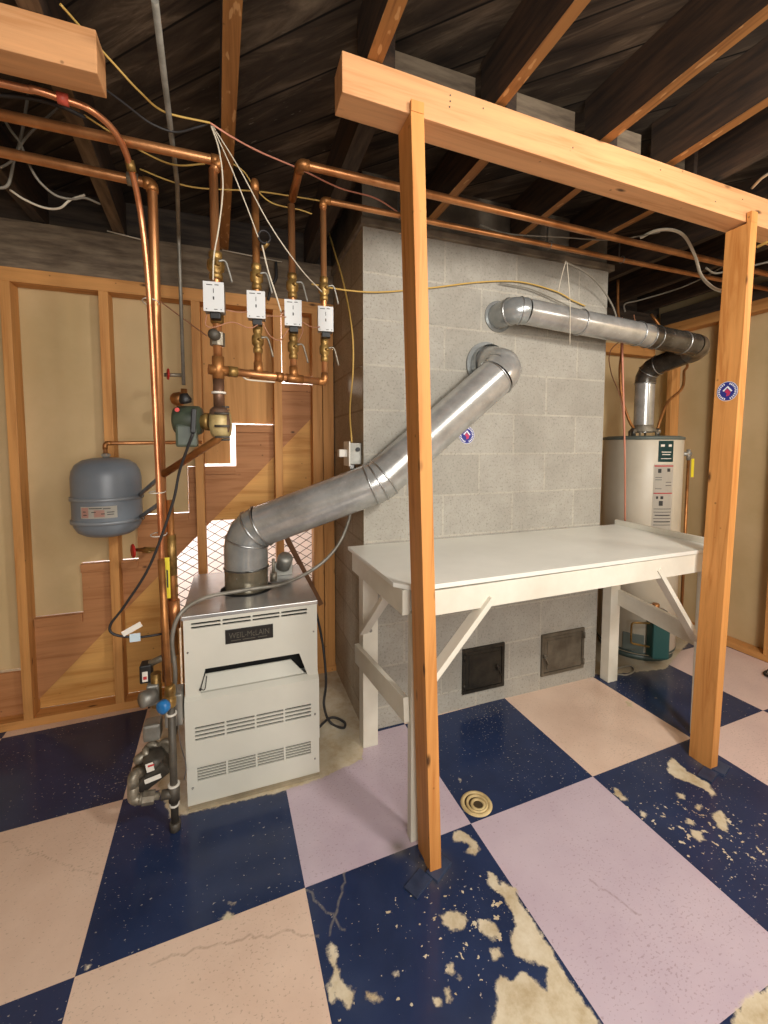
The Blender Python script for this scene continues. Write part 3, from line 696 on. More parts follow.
# upper panel is built around the trapezoid recess
b = panel(X0, X1, .545, .722, Y0-.008, slots(-.716, -.292, .705, .691, 2))
yf = Y0-.008
L = [(X0, .42), (X0, .545), (X1, .545), (X1, .42), (-.292, .42), (-.325, .528), (-.672, .528), (-.690, .455), (-.690, .42)]
b.poly([(x, yf, z) for x, z in ((X0, .42), (X0, .545), (-.672, .545), (-.672, .528), (-.690, .46), (-.690, .42))], (0, .008, 0))
b.poly([(x, yf, z) for x, z in ((X1, .42), (X1, .545), (-.325, .545), (-.325, .528), (-.292, .43), (-.292, .42))], (0, .008, 0))
b.poly([(x, yf, z) for x, z in ((-.672, .528), (-.672, .545), (-.325, .545), (-.325, .528))], (0, .008, 0))
obj('upper_front_panel', b, cream, fu)
b = B(); b.poly([(-.676, yf+.055, .481), (-.352, yf+.055, .481), (-.286, yf+.004, .418), (-.700, yf+.004, .418)], (0, .004, .0))
obj('recess_plate', b, cream, fu)
obj('recess_hook', B().tube(spline([(-.672, yf+.01, .52), (-.680, yf-.004, .49), (-.688, yf-.006, .46), (-.675, yf-.008, .455), (-.668, yf, .50)], 5), .0018, 6).ball((-.690, yf-.006, .455), .005), black, fu)
obj('recess_shade_backing', B().box((X0+.013, yf+.075, .425), (X1-.013, yf+.080, .56)).box((X0+.013, yf+.012, .545), (X1-.013, yf+.078, .549)), hole, fu)  # near-black sheets paint in the shade of the open recess
obj('slot_backing', B().box((X0+.012, Y0+.03, .56), (X1-.012, Y0+.034, .72)), hole, fu)
ym = yf-.014
b = panel(X0-.003, X1+.003, .164, .418, ym, slots(-.712, -.283, .313, .268, 4))
b.poly([(X0-.003, ym+.008, .418), (X1+.003, ym+.008, .418), (X1+.003, ym+.024, .434), (X0-.003, ym+.024, .434)], (0, .012, 0))
b.poly([(X0-.003, ym+.008, .164), (X0-.003, ym+.008, .418), (X0-.003, ym+.03, .434), (X0-.003, ym+.03, .164)], (.004, 0, 0))
b.poly([(X1-.001, ym+.008, .164), (X1-.001, ym+.008, .418), (X1-.001, ym+.03, .434), (X1-.001, ym+.03, .164)], (.004, 0, 0))
b.poly([(X0-.003, ym, .418), (X1+.003, ym, .418), (X1+.003, ym+.020, .434), (X0-.003, ym+.020, .434)], (0, .004, 0))
obj('middle_front_panel', b, cream, fu)
yb = ym+.006
obj('lower_front_panel', panel(X0-.002, X1+.002, .012, .1635, yb, slots(-.709, -.284, .150, .106, 5)), cream, fu)
obj('slot_backing', B().box((X0+.012, yb+.035, .02), (X1-.012, yb+.039, .40)), hole, fu)
sc = B()
for x, z in ((X0+.012, .60), (X1-.014, .61), (X1-.014, .27), (X0+.016, .08), (X1-.016, .075)): sc.lathe([(.004, 0), (.003, .003), (0, .0035)], (x, (yf if z > .42 else ym if z > .17 else yb), z), (0, -1, 0), 8)
obj('screw', sc, steel, fu)
np_ = B().box((-.600, yf-.003, .611), (-.425, yf+.001, .666), .001); npo = obj('nameplate', np_, plate_black, fu)
RX = Matrix.Rotation(math.pi/2, 4, 'X')
text_mesh('WEIL-McLAIN', .031, (-.5125, yf-.0034, .640), RX, plate_grey, npo, sx=.80)
ln = B()
for x0, x1 in ((-.580, -.545), (-.538, -.492), (-.482, -.448)): ln.box((x0, yf-.0036, .6205), (x1, yf-.0028, .6235))
obj('small_print', ln, plate_grey, npo)
obj('floor_pad', B().box((X0-.0, Y0-.03, 0), (X1, Y0-.002, .011)), conc_m, fu)
# damper motor and draught fittings on the top
dm = thing('vent_damper_motor', 'small silver damper motor housing behind the flue on the furnace top', 'motor', (-.34, .22, .737))
obj('housing', B().lathe([(.0, 0), (.036, .004), (.036, .06), (.03, .072), (0, .075)], (-.345, .22, .775), (.2, -.6, 1), 20), alum, dm)
obj('bracket', B().box((-.39, .205, .737), (-.30, .235, .80), .003), alum, dm)
obj('switch', B().cyl((-.395, .14, .737), (-.395, .14, .775), .016, 12).cyl((-.395, .14, .775), (-.395, .14, .84), .007, 8), galv, dm)

def ring_bead(bd, p, d, r, w=.004):
    # raised bead around a duct at p with axis d
    d = V(d).normalized(); p = V(p)
    bd.tube([p-d*w, p-d*w*.5, p+d*w*.5, p+d*w], [r, r+.004, r+.004, r], 36, False)
def gored(path, r):
    return B().tube(path, r, 36, False)
def gore_path(a, c, e, rb, n=3):
    return bent([a, c, e], rb, n)
fd = thing('flue_duct', 'large galvanised flue duct rising from the furnace into the chimney', 'flue pipe', (-.514, .068, .737))
r = .090
K0 = V((-.514, .068, .738)); K1 = V((-0.497, 0.055, 0.989)); K1.x, K1.y = -.514, .068
K2 = V((0.03, -0.12, 1.205)); K3 = V((0.624, -0.17, 1.709)); K4 = V((.64, .0, 1.767))
K0b = V((-.514, .068, .835))
obj('collar', B().tube([K0, K0b], r*1.0, 36, False), duct_brown, fd)
gp = bent([K0b, K1, K2], .17, 4)[:-1]; e1 = gp[-1]
obj('elbow', gored(gp, r*1.012), duct_dull, fd)
m1 = bent([K1, K2, K3], .16, 4)[1:-1]
obj('duct_section', gored([e1, m1[0]], r), duct, fd)
obj('elbow', gored(m1, r*1.012), duct, fd)
d3 = (K3-K2).normalized()
top = bent([K2, K3+d3*.02, V((K3.x+.02, -.04, K4.z-.01))], .10, 4)[1:]
obj('duct_section', gored([m1[-1], top[0]], r*.985), duct, fd)
obj('elbow', gored(top[:-1]+[V((.645, -.045, 1.76)), V((.64, -.02, 1.765))], r*1.0), duct, fd)
obj('thimble', B().tube([(.638, -.055, 1.766), (.638, .002, 1.766)], [r*1.03, r*1.03], 36, False).tube([(.638, -.012, 1.766), (.638, .0, 1.766)], [r+.022, r+.022], 36), duct_dull, fd)
def bead(p, t, rr, par, w=.004):
    bd = B(); ring_bead(bd, p, t, rr, w); obj('bead', bd, bead_m, par)
bead(K0b, V((0, 0, 1)), r*1.01, fd)
for i, p in enumerate(gp):
    if i in (1, 3): continue
    bead(p, (gp[min(i+1, len(gp)-1)]-gp[max(i-1, 0)]), r*1.01, fd)
for i, p in enumerate(m1[::2]): bead(p, (m1[min(2*i+1, len(m1)-1)]-m1[max(2*i-1, 0)]), r*1.01, fd)
for i, p in enumerate(top[:3:2]): bead(p, d3, r*.99, fd)
bl = B()
for s_ in (0,): bl.tube([K0+V((0, 0, .0)), K0+V((0, 0, .002))], [.108, .108], 36)
obj('flue_opening', bl, hole, fd)

hd = thing('vent_duct', 'smaller galvanised vent duct running from the water heater to the chimney', 'flue pipe', (2.0, .22, 1.45))
r2 = .061
A0 = V((.705, .0, 2.01)); A1 = V((.712, -.125, 2.012)); A2 = V((2.03, -0.13, 1.939)); A3 = V((2.0, .22, 1.862)); A4 = V((2.0, .22, 1.45))
ea = bent([A0, A1, A2], .10, 4)
obj('elbow', gored(ea[:-1], r2*1.03), duct_dull, hd)
mid = A1.lerp(A2, .66); q1 = ea[-2]
obj('duct_section', gored([q1, mid], r2), duct, hd)
eb = bent([A1, A2, A3], .085, 4)
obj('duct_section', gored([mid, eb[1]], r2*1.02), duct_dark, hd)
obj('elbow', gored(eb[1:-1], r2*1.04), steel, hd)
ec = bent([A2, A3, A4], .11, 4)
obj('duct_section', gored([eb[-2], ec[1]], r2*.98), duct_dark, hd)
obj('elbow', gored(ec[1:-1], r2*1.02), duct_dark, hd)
obj('duct_section', gored([ec[-2], A4], r2*.97), duct, hd)
for i in range(0, len(ea)-1, 2): bead(ea[i], (ea[i+1]-ea[max(i-1, 0)]), r2*1.02, hd, .003)
dA = (A2-A1).normalized()
for k in (.30, .60, .66, .70, .86): bead(A1.lerp(A2, k), dA, r2*1.015, hd, .003)
for i in (1, 3, len(ec)-2): bead(ec[i], ec[min(i+1, len(ec)-1)]-ec[i-1], r2*1.0, hd, .003)
obj('wall_collar', B().tube([(.705, -.008, 2.01), (.705, .001, 2.01)], [r2+.016]*2, 32), duct_dull, hd)

# ------------------------------------------------------------------ water heater
HX, HY, HR = 1.99, .215, .232
wh = thing('water_heater', 'tall cream gas water heater standing behind the right end of the table', 'water heater', (HX, HY, 0))
obj('tank', B().lathe([(HR-.02, .03), (HR, .04), (HR, 1.405), (HR-.004, 1.41)], (HX, HY, 0), seg=48), heater_m, wh)
obj('base_ring', B().lathe([(HR-.012, 0), (HR-.012, .03)], (HX, HY, 0), seg=48).lathe([(HR+.002, .045), (HR+.002, .058)], (HX, HY, 0), seg=48), mat('heater_base', (60, 74, 70), .5), wh)
obj('lid', B().lathe([(HR+.005, 1.402), (HR+.005, 1.418), (HR-.02, 1.426), (0, 1.43)], (HX, HY, 0), seg=48), greytop, wh)
h = B().lathe([(.085, 1.455), (.085, 1.46), (.06, 1.49), (.06, 1.50)], (HX, HY, 0), seg=28)
for a in range(4):
    an = a*math.pi/2+.5; h.box((HX+.078*math.cos(an)-.005, HY+.078*math.sin(an)-.005, 1.428), (HX+.078*math.cos(an)+.005, HY+.078*math.sin(an)+.005, 1.458))
obj('draft_hood', h, galv, wh)
def face(px_ang, z):  # point on the tank wall at a bearing measured from the camera side
    return V((HX+HR*math.sin(px_ang), HY-HR*math.cos(px_ang), z))
def curved(a0, a1, z0, z1, off, m, name, par):
    b = B(); n = 8; rows = []
    for k in range(n+1):
        a = a0+(a1-a0)*k/n; R_ = HR+off
        rows.append((b.bm.verts.new((HX+R_*math.sin(a), HY-R_*math.cos(a), z0)), b.bm.verts.new((HX+R_*math.sin(a), HY-R_*math.cos(a), z1))))
    for p, q in zip(rows, rows[1:]): b.bm.faces.new((p[0], q[0], q[1], p[1]))
    g_ = bmesh.ops.solidify(b.bm, geom=b.bm.faces[:], thickness=-.0008)
    return obj(name, b, m, par)
A_ = -.33
gl = curved(A_-.17, A_+.24, 1.265, 1.395, .001, teal, 'green_label', wh)
for a, z, w, hh in ((-.10, 1.365, .10, .014), (.10, 1.365, .09, .014), (-.0, 1.325, .26, .005), (0, 1.310, .22, .005), (0, 1.285, .28, .004)):
    an = A_+.03+a; c = face(an, z); t = V((math.cos(an), math.sin(an), 0)); nn = V((math.sin(an), -math.cos(an), 0)); c = c+nn*.0026
    obj('label_mark', B().beam(c-t*w*HR/2, c+t*w*HR/2, .0012, hh), label_w, gl)

wl = curved(A_-.26, A_+.27, .78, 1.250, .001, label_w, 'warning_label', wh)
b = B(); rb_ = B()
for z, w, a, hh, rd in ((1.240, .50, 0, .007, 1), (1.072, .50, 0, .006, 1), (1.21, .08, -.12, .025, 0), (1.215, .08, .12, .02, 0), (1.17, .16, -.14, .003, 0), (1.155, .16, -.14, .003, 0), (1.14, .16, .13, .003, 0), (1.12, .16, .13, .003, 0), (1.10, .16, -.14, .003, 0),
                        (1.045, .05, -.16, .016, 0), (1.045, .07, -.04, .018, 0), (1.01, .10, -.06, .03, 0), (.975, .46, 0, .003, 0), (.955, .46, 0, .003, 0), (.935, .40, 0, .006, 0), (.915, .46, 0, .003, 0), (.895, .44, 0, .006, 0), (.875, .46, 0, .003, 0), (.84, .3, -.05, .003, 0), (.82, .3, .05, .003, 0)):
    an = A_+a; c = face(an, z); nn = V((math.sin(an), -math.cos(an), 0)); t = V((math.cos(an), math.sin(an), 0))
    n_ = 6; R_ = HR+.0026
    pts = [V((HX+R_*math.sin(an+w*(k/n_-.5)), HY-R_*math.cos(an+w*(k/n_-.5)), z)) for k in range(n_+1)]
    for p, q in zip(pts, pts[1:]): (rb_ if rd else b).beam(p, q, .0012, hh)
obj('print_marks', b, label_ink, wl); obj('red_line', rb_, label_red, wl)
an = -.42; g0 = face(an, .18); t = V((math.cos(an), math.sin(an), 0)); nn = V((math.sin(an), -math.cos(an), 0))
gv = B(); c = g0+nn*.045; gv.beam(c+V((0, 0, -.12)), c+V((0, 0, .12)), .10, .085, nn, .012)
obj('gas_control', gv, teal, wh)
obj('control_top', B().beam(c+V((0, 0, .12)), c+V((0, 0, .18)), .075, .06, nn, .006), steel, wh)
obj('control_knob', B().cyl(c+V((0, 0, .18))-t*.02, c+V((0, 0, .215))-t*.02, .02, 14), copper_old, wh)
obj('burner_door', B().beam(face(an-.5, .06)+V((0, 0, .0)), face(an-.5, .17), .12, .012, V((math.sin(an-.5), -math.cos(an-.5), 0)), .004), greytop, wh)
obj('gas_tube', B().tube(bent([c-t*.05+V((0, 0, .09)), c-t*.16+V((0, 0, .09)), c-t*.16+V((0, 0, -.04)), c-t*.05+V((0, 0, -.06))], .02), .006, 8), brass, wh)
for sx in (-.13, .085):
    obj('nipple', B().cyl((HX+sx, HY-.04, 1.425), (HX+sx, HY-.04, 1.475), .014, 12).hexnut((HX+sx, HY-.04, 1.45), (HX+sx, HY-.04, 1.468), .02), steel, wh)
tag(obj('water_pipe', B().tube(spline([(HX-.13, HY-.04, 1.476), (1.824, 0.18, 1.528), (1.78, 0.2, 1.668), (1.777, 0.22, 1.848), (1.809, 0.24, 2.013), (1.83, 0.3, 2.253), (1.821, 0.3, 2.444)], 8), .009, 10), copper_old), 'copper cold water tube on the left of the heater flue', 'pipe')
tag(obj('water_pipe', B().tube(spline([(HX+.085, HY-.04, 1.476), (2.108, 0.18, 1.548), (2.193, 0.2, 1.658), (2.349, 0.22, 1.761), (2.403, 0.25, 1.878), (2.477, 0.3, 1.975), (2.25, .4, 2.3)], 8), .009, 10), copper_old), 'bent copper hot water tube on the right of the heater flue', 'pipe')
a = 1.0; v0 = face(a, 1.31); dd = V((math.sin(a), -math.cos(a), 0))
pv = thing('relief_valve', 'brass relief valve on the right side of the water heater with a yellow tag', 'valve', v0)
obj('body', B().cyl(v0-dd*.005, v0+dd*.06, .013, 12).cyl(v0+dd*.045+V((0, 0, -.04)), v0+dd*.045+V((0, 0, .03)), .012, 12), alum, pv)
obj('tag', B().beam(v0+dd*.06+V((0, -.012, -.03)), v0+dd*.06+V((0, -.012, -.15)), .025, .002, (0, 1, 0)), yellow, pv)
obj('drain_pipe', B().tube([v0+dd*.045+V((0, 0, -.04)), v0+dd*.045+V((0, 0, -1.1))], .009, 10), copper_old, pv)
wire('thermostat_wire', [(1.601, 0, 1.162), (1.605, 0.02, 1.397), (1.66, 0.1, 1.641), (1.788, 0.3, 1.849), (1.782, 0.3, 1.991), (1.861, 0.2, 2.103), (1.798, 0.15, 2.176)], .003, wire_c, 'thin copper coloured wire hanging left of the water heater')
wire('hanging_cable', [(1.614, 0, 0.912), (1.599, 0, 1.221), (1.577, 0, 1.513), (1.539, 0, 1.967), (1.477, -0.05, 2.07)], .005, wire_p, 'reddish cable hanging down the front left of the water heater', cat='cable')

# ------------------------------------------------------------------ copper heating pipes
def elbow_parts(par, corners, r, m=None, L=.028):
    # soldered fittings: short sleeves around every corner
    for a, c, e in corners:
        a, c, e = V(a), V(c), V(e); d0 = (a-c).normalized(); d1 = (e-c).normalized()
        obj('elbow', B().tube(bent([c+d0*L, c, c+d1*L], .02, 6), r*1.22, 14), m or copper_old, par)
def pipe_run(name, pts, r, label, m=copper, rb=.02, cat='pipe', fit=True):
    t = thing(name, label, cat, pts[0]); obj('tube', B().tube(bent(pts, rb, 6), r, 14), m, t)
    if fit: elbow_parts(t, list(zip(pts, pts[1:], pts[2:])), r)
    return t
MZ = lambda x: 0
P1 = (-.598, -.292); P2 = (-.466, -.252); P3 = (-.338, -.222); P4 = (-.214, -.190)
zm1 = (-0.608, -0.292, 1.618)[2]; zm4 = (-0.213, -0.19, 1.612)[2]
def mz(x): return zm1+(zm4-zm1)*(x-P1[0])/(P4[0]-P1[0])
man = thing('zone_manifold', 'copper manifold with four white zone valves left of the chimney', 'pipework', (P1[0], P1[1], 1.45))
zt2 = (-0.455, -0.252, 2.276)[2]
zc1 = (-0.602, -0.292, 1.899)[2]
obj('header_pipe', B().tube([(P1[0], P1[1], zm1), (P4[0], P4[1], zm4)], .0135, 14), copper, man)
obj('riser', B().tube([(P1[0], P1[1], zm1-.02), (P1[0], P1[1], 2.27)], .0142, 14), copper, man)
obj('riser', B().tube([(P2[0], P2[1], mz(P2[0])), (P2[0], P2[1], zt2)], .0125, 14).lathe([(.0145, -.03), (.0145, 0), (.010, .012), (0, .016)], (P2[0], P2[1], zt2), seg=14), copper_old, man)
obj('riser', B().tube([(P3[0], P3[1], mz(P3[0])), (P3[0], P3[1], (-0.335, -0.222, 2.243)[2])], .0125, 14), copper, man)
obj('riser', B().tube([(P4[0], P4[1], mz(P4[0])), (P4[0], P4[1], 2.27)], .0115, 14), copper, man)
for (x, y), rr in ((P1, .0205), (P2, .0165), (P3, .0165)):
    z = mz(x); obj('tee', B().tube([(x, y, z-.03 if rr > .02 else z), (x, y, z+.045)], rr*.95, 14).tube([(x-.03, y-.008, z), (x+.034, y+.009, z)], .0165, 14), copper_old, man)
obj('elbow', B().tube(bent([(P4[0]-.03, P4[1]-.008, mz(P4[0]-.03)), (P4[0], P4[1], zm4), (P4[0], P4[1], zm4+.035)], .016), .0145, 14), copper_old, man)
obj('coupling', B().tube([(P1[0]+.03, P1[1]+.008, mz(P1[0]+.03)), (P1[0]+.06, P1[1]+.016, mz(P1[0]+.06))], .018, 14), brass, man)
obj('coupling', B().tube([(-.405, -.24, mz(-.405)), (-.38, -.234, mz(-.38))], .0175, 14), copper_old, man)
rot = math.radians(-6)
def ball_valve(x, y, z, r, side=1):
    v = B().lathe([(r*.9, -.045), (r*1.15, -.043), (r*1.15, -.028), (r*.9, -.022), (r*1.45, -.014), (r*1.5, 0), (r*1.45, .014), (r*.9, .022), (r*1.15, .028), (r*1.15, .043), (r*.9, .045)], (x, y, z), seg=16)
    v.cyl((x, y-r, z), (x+.012, y-r*2.0, z), r*.5, 10)
    o = obj('ball_valve', v, brass, man)
    h_ = B().tube(spline([(x+.010, y-r*2, z+.004), (x+.03, y-r*2, z+.006), (x+.040, y-r*2, z-.02), (x+.050, y-r*2, z-.06)], 5), .0035, 8)
    obj('lever', h_, alum if side > 0 else galv, o)
def zone_valve(px, py, r, zc, w, hgt):
    v = B().lathe([(r*1.0, -.05), (r*1.3, -.045), (r*1.3, .045), (r*1.0, .05)], (px, py, zc-.02), seg=14)
    o = obj('zone_valve', v, brass, man)
    b = B(); c, s = math.cos(rot), math.sin(rot)
    def q(u, vv): return (px+u*c-vv*s, py+u*s+vv*c)
    b.hexa([q(-w/2, -.060), q(w/2, -.060), q(w/2, -.02), q(-w/2, -.02)], zc-hgt/2, zc+hgt/2, .003)
    cv = obj('valve_cover', b, alum, o)
    b = B(); b.hexa([q(-w/2-.001, -.064), q(w/2+.001, -.064), q(w/2+.001, -.0605), q(-w/2-.001, -.0605)], zc-hgt/2-.001, zc+hgt/2+.001, .001)
    for f in b.bm.faces: f.material_index = 0
    mk = B()
    for u, z, ww, hh in ((-.012, .036, .018, .0025), (.010, .037, .012, .0025), (0, .018, .002, .014), (.0, -.005, .004, .010), (-.022, -.040, .003, .003), (.022, -.040, .003, .003), (.006, -.040, .01, .002)):
        mk.hexa([q(u-ww/2, -.0648), q(u+ww/2, -.0648), q(u+ww/2, -.0638), q(u-ww/2, -.0638)], zc+z-hh/2, zc+z+hh/2)
    for f in mk.bm.faces: f.material_index = 1
    tmp = bpy.data.meshes.new('tmp'); mk.bm.to_mesh(tmp); mk.bm.free(); b.bm.from_mesh(tmp); bpy.data.meshes.remove(tmp)
    obj('face_plate', b, [valve_white, label_ink], o)
    b = B(); b.hexa([q(-.014, -.055), q(.018, -.055), q(.018, -.025), q(-.014, -.025)], zc-hgt/2-.020, zc-hgt/2, .003)
    obj('terminal_block', b, black, o)
ZV = [(P1, .0165, (-0.604, -0.35, 1.841)[2], .061, .092), (P2, .0125, (-0.473, -0.31, 1.843)[2], .058, .090), (P3, .0125, (-0.345, -0.28, 1.838)[2], .058, .090), (P4, .0115, (-0.215, -0.25, 1.838)[2], .055, .090)]
for (p, r_, zc, w, hh) in ZV: zone_valve(p[0], p[1], r_, zc, w, hh)
ball_valve(P1[0], P1[1], (-0.603, -0.292, 1.961)[2], .0185)
ball_valve(P2[0], P2[1], (-0.471, -0.252, 1.957)[2], .015)
ball_valve(P3[0], P3[1], (-0.343, -0.222, 1.953)[2], .015)
ball_valve(P4[0], P4[1], (-0.217, -0.19, 1.968)[2], .014)
ball_valve(P2[0], P2[1], (-0.485, -0.252, 1.737)[2], .014, -1)
ball_valve(P3[0], P3[1], (-0.353, -0.222, 1.73)[2], .014, -1)
ball_valve(P4[0], P4[1], (-0.223, -0.19, 1.735)[2], .013, -1)
obj('air_vent', B().lathe([(.012, 0), (.018, .01), (.018, .03), (.010, .036), (0, .04)], (P1[0], P1[1]-.01, (-0.615, -0.292, 1.727)[2]), (-.5, -1, .1), 14), iron, man)
obj('union', B().tube([(P1[0], P1[1], (-0.612, -0.3, 1.699)[2]), (P1[0], P1[1], (-0.611, -0.3, 1.742)[2])], .024, 8, True, False), galv, man)
# lower iron riser and circulator
zp = (-0.625, -0.292, 1.433)[2]
lr = thing('circulator_riser', 'thick brown vertical pipe dropping from the manifold to the pump', 'pipe', (P1[0], P1[1], zp))
obj('tube', B().tube([(P1[0], P1[1], zp+.05), (P1[0], P1[1], zm1-.03)], .0180, 16), noisy('brown_pipe', (140, 104, 80), (92, 66, 50), 9, .45, .5, .1), lr)
obj('collar', B().tube([(P1[0], P1[1], zp+.105), (P1[0], P1[1], zp+.112)], .0235, 16), label_w, lr)
pu = thing('circulator_pump', 'dark green circulator pump with cream volute under the zone valves', 'pump', (P1[0], P1[1], zp-.03))
obj('volute', B().lathe([(.018, -.03), (.045, -.026), (.052, -.008), (.052, .012), (.045, .026), (.02, .03)], (P1[0]+.004, P1[1]+.0, zp+.005), (1, -.25, 0), 28), noisy('cream_cast', (206, 186, 132), (156, 132, 82), 14, .5, .2, .1), pu)
obj('inlet', B().lathe([(.0205, .06), (.030, .05), (.036, .0), (.030, -.025), (0, -.03)], (P1[0], P1[1]-.012, zp), seg=20), noisy('brown_cast', (132, 104, 84), (88, 66, 52), 14, .5, .4, .1), pu)
for k in range(8):
    an = k*math.pi/4+.2; cx = V((P1[0]+.006, P1[1], zp+.005))+V((0, math.cos(an)*.056, math.sin(an)*.056)); obj('flange_bolt', B().cyl(cx-V((.02, 0, 0)), cx+V((.026, -.006, 0)), .004, 6), iron, pu)
obj('bearing', B().lathe([(.03, 0), (.03, .015), (.024, .02), (.024, .05)], (P1[0]-.03, P1[1]+.008, zp+.01), (-1, .25, 0), 20), brass, pu)
obj('motor', B().lathe([(.02, 0), (.044, .004), (.049, .012), (.049, .072), (.044, .084), (.02, .090), (0, .091)], (P1[0]-.055, P1[1]+.015, zp+.015), (-1, .25, 0), 24).box((P1[0]-.135, P1[1]-.02, zp-.075), (P1[0]-.07, P1[1]+.05, zp+.0), .008), green_motor, pu)
obj('wiring_cap', B().lathe([(.018, 0), (.020, .01), (.012, .03), (0, .032)], (P1[0]-.10, P1[1]-.02, zp+.07), (-.2, -.3, 1), 14).beam((P1[0]-.075, P1[1]-.042, zp+.05), (P1[0]-.08, P1[1]-.048, zp-.03), .016, .012, (0, 1, 0), .004), black, pu)
obj('oil_cup', B().cyl((P1[0]-.125, P1[1]-.03, zp+.045), (P1[0]-.125, P1[1]-.040, zp+.045), .007, 10), red, pu)
wire('pump_cord', [(P1[0]-.08, P1[1]-.045, zp-.03), (-0.727, -0.27, 1.28), (-0.758, -0.24, 1.158), (-0.838, -0.2, 0.945), (-0.927, -0.16, 0.799), (-0.98, -0.14, 0.723), (-0.963, -0.14, 0.687), (-0.889, -0.14, 0.668), (-0.821, -0.12, 0.66)], .0045, wire_b, 'black cord looping from the green pump down past the tank', cat='cord')
c1 = V((-0.912, -0.145, 0.703)); tag(obj('cord_tag', B().beam(c1-V((.03, 0, .015)), c1+V((.03, 0, .015)), .02, .0015, (0, -1, 0)), label_w), 'tilted white paper tag on the black cord left of the furnace', 'tag')
c1 = V((-0.903, -0.147, 0.669)); tag(obj('cord_tag', B().beam(c1-V((.017, 0, -.002)), c1+V((.017, 0, .002)), .030, .0015, (0, -1, 0)), mat('pale_blue_tag', (190, 208, 216), .6)), 'small pale blue square tag hanging below the white cord tag', 'tag')
# diagonal return pipe, long supply and return lines
pipe_run('return_pipe', [(P1[0], P1[1]-.005, zp-.03), (P1[0]-.01, P1[1]+.005, zp-.05), (-.800, -.10, (-0.786, -0.1, 1.257)[2])], .0135, 'copper pipe slanting down from the pump to the vertical pipes', copper_old, .02, fit=False)
pipe_run('supply_pipe', [(-3.0, -.285, 2.30), (-.576, -.292, 2.30), (-.598, -.292, 2.265)], .0150, 'upper of the two thick copper pipes coming from the left edge', copper)
tR = pipe_run('supply_pipe', [(-3.0, -.20, 2.295), (-.808, -.085, 2.295), (-.814, -.085, (-0.811, -0.085, 0.461)[2])], .0165, 'lower thick copper pipe from the left that drops to the gas valves', copper)
obj('coupling', B().tube([(-.885, -.090, 2.295), (-.85, -.088, 2.295)], .0215, 14), galv, tR)
pipe_run('heating_pipe', [(2.9-.4, -.335, 2.30), (-.325, -.372, 2.30), (-0.335, -0.222, 2.261)], .0142, 'upper copper pipe running right under the joists across the chimney', copper)
pipe_run('heating_pipe', [(2.5, -.195, 2.30), (-.214, -.190, 2.30), (-.214, -.190, 2.26)], .0115, 'lower copper pipe running right under the joists across the chimney', copper)
for x in (.1, .85, 1.3):
    st2 = B().tube([V((x, -.195+.0165*math.cos(k*math.pi/8), 2.30+.0165*math.sin(k*math.pi/8))) for k in range(-8, 9)], .002, 6)
    st2.box((x-.004, -.18, 2.30), (x+.004, -.178, 2.392))
    tag(obj('pipe_strap', st2, steel), 'small metal strap on the lower copper pipe, '+{.1: 'nearest the left post', .85: 'over the middle of the chimney', 1.3: 'over the right end of the chimney'}[x], 'strap', 'straps on the lower copper pipe')
red_pts = [(-2.5, -.47, 2.29), (-1.6, -.46, 2.285), (-1.099, -0.43, 2.296), (-1.026, -0.43, 2.299), (-0.97, -0.42, 2.299), (-0.911, -0.4, 2.3), (-0.863, -0.35, 2.285), (-0.84, -0.28, 2.239), (-0.828, -0.2, 2.129), (-0.82, -0.16, 1.933), (-0.817, -0.145, 1.699), (-0.813, -0.14, 1.347), (-0.81, -0.14, 1.019), (-0.811, -0.14, 0.795), (-0.808, -0.14, 0.644)]
rp = thing('flexible_copper_pipe', 'thin reddish copper pipe bending down from the upper left', 'pipe', V(red_pts[3]))
obj('tube', B().tube(spline(red_pts, 8), .0095, 12), copper_thin, rp)
obj('red_sleeve', B().tube([(-0.98, -0.422, 2.299), (-0.955, -0.418, 2.299)], .015, 12), mat('red_sleeve', (190, 80, 62), .5), rp)
obj('fitting', B().tube([(-0.841, -0.283, 2.251), (-0.837, -0.27, 2.224)], .0135, 12), brass, rp)
zt = {303: (-0.799, -0.11, 1.873)[2], 492: (-0.819, -0.11, 1.192)[2], 534: (-0.808, -0.11, 1.035)[2]}
for py, lab in ((303, 'white tie around the copper pipes high beside the drywall'), (492, 'white tie around the copper pipes level with the tank'), (534, 'white tie around the copper pipes just below the tank')):
    pts = [V((-.821+.026*math.cos(k*math.pi/8), -.112+.046*math.sin(k*math.pi/8), zt[py])) for k in range(17)]
    tag(obj('cable_tie', B().tube(pts, .002, 6), label_w), lab, 'cable tie')
# short pipe with yellow tag beside the bundle
sp = thing('drain_valve_pipe', 'brass and copper drain pipe with a yellow tag beside the vertical pipes', 'pipe', (-.79, -.05, .56))
obj('tube', B().tube([(-.785, -.08, (-0.802, -0.08, 0.557)[2]), (-.785, -.08, (-0.791, -0.08, 1.157)[2])], .0125, 12), copper_old, sp)
obj('coupling', B().tube([(-.782, -.082, (-0.792, -0.08, 0.662)[2]), (-.782, -.082, (-0.789, -0.08, 0.772)[2])], .021, 14), copper, sp)
obj('brass_body', B().tube([(-.785, -.08, (-0.793, -0.08, 0.87)[2]), (-.785, -.08, (-0.788, -0.08, 1.024)[2])], .017, 8), brass, sp)
yt0 = V((-0.79, -0.165, 0.883)); obj('yellow_tag', B().beam(yt0+V((0, 0, .075)), yt0-V((0, 0, .075)), .017, .002, (0, -1, 0)), yellow, sp)
obj('tag_print', B().beam(yt0+V((0, -.0015, .03)), yt0-V((0, .0015, .035)), .005, .001, (0, -1, 0)), label_ink, sp)
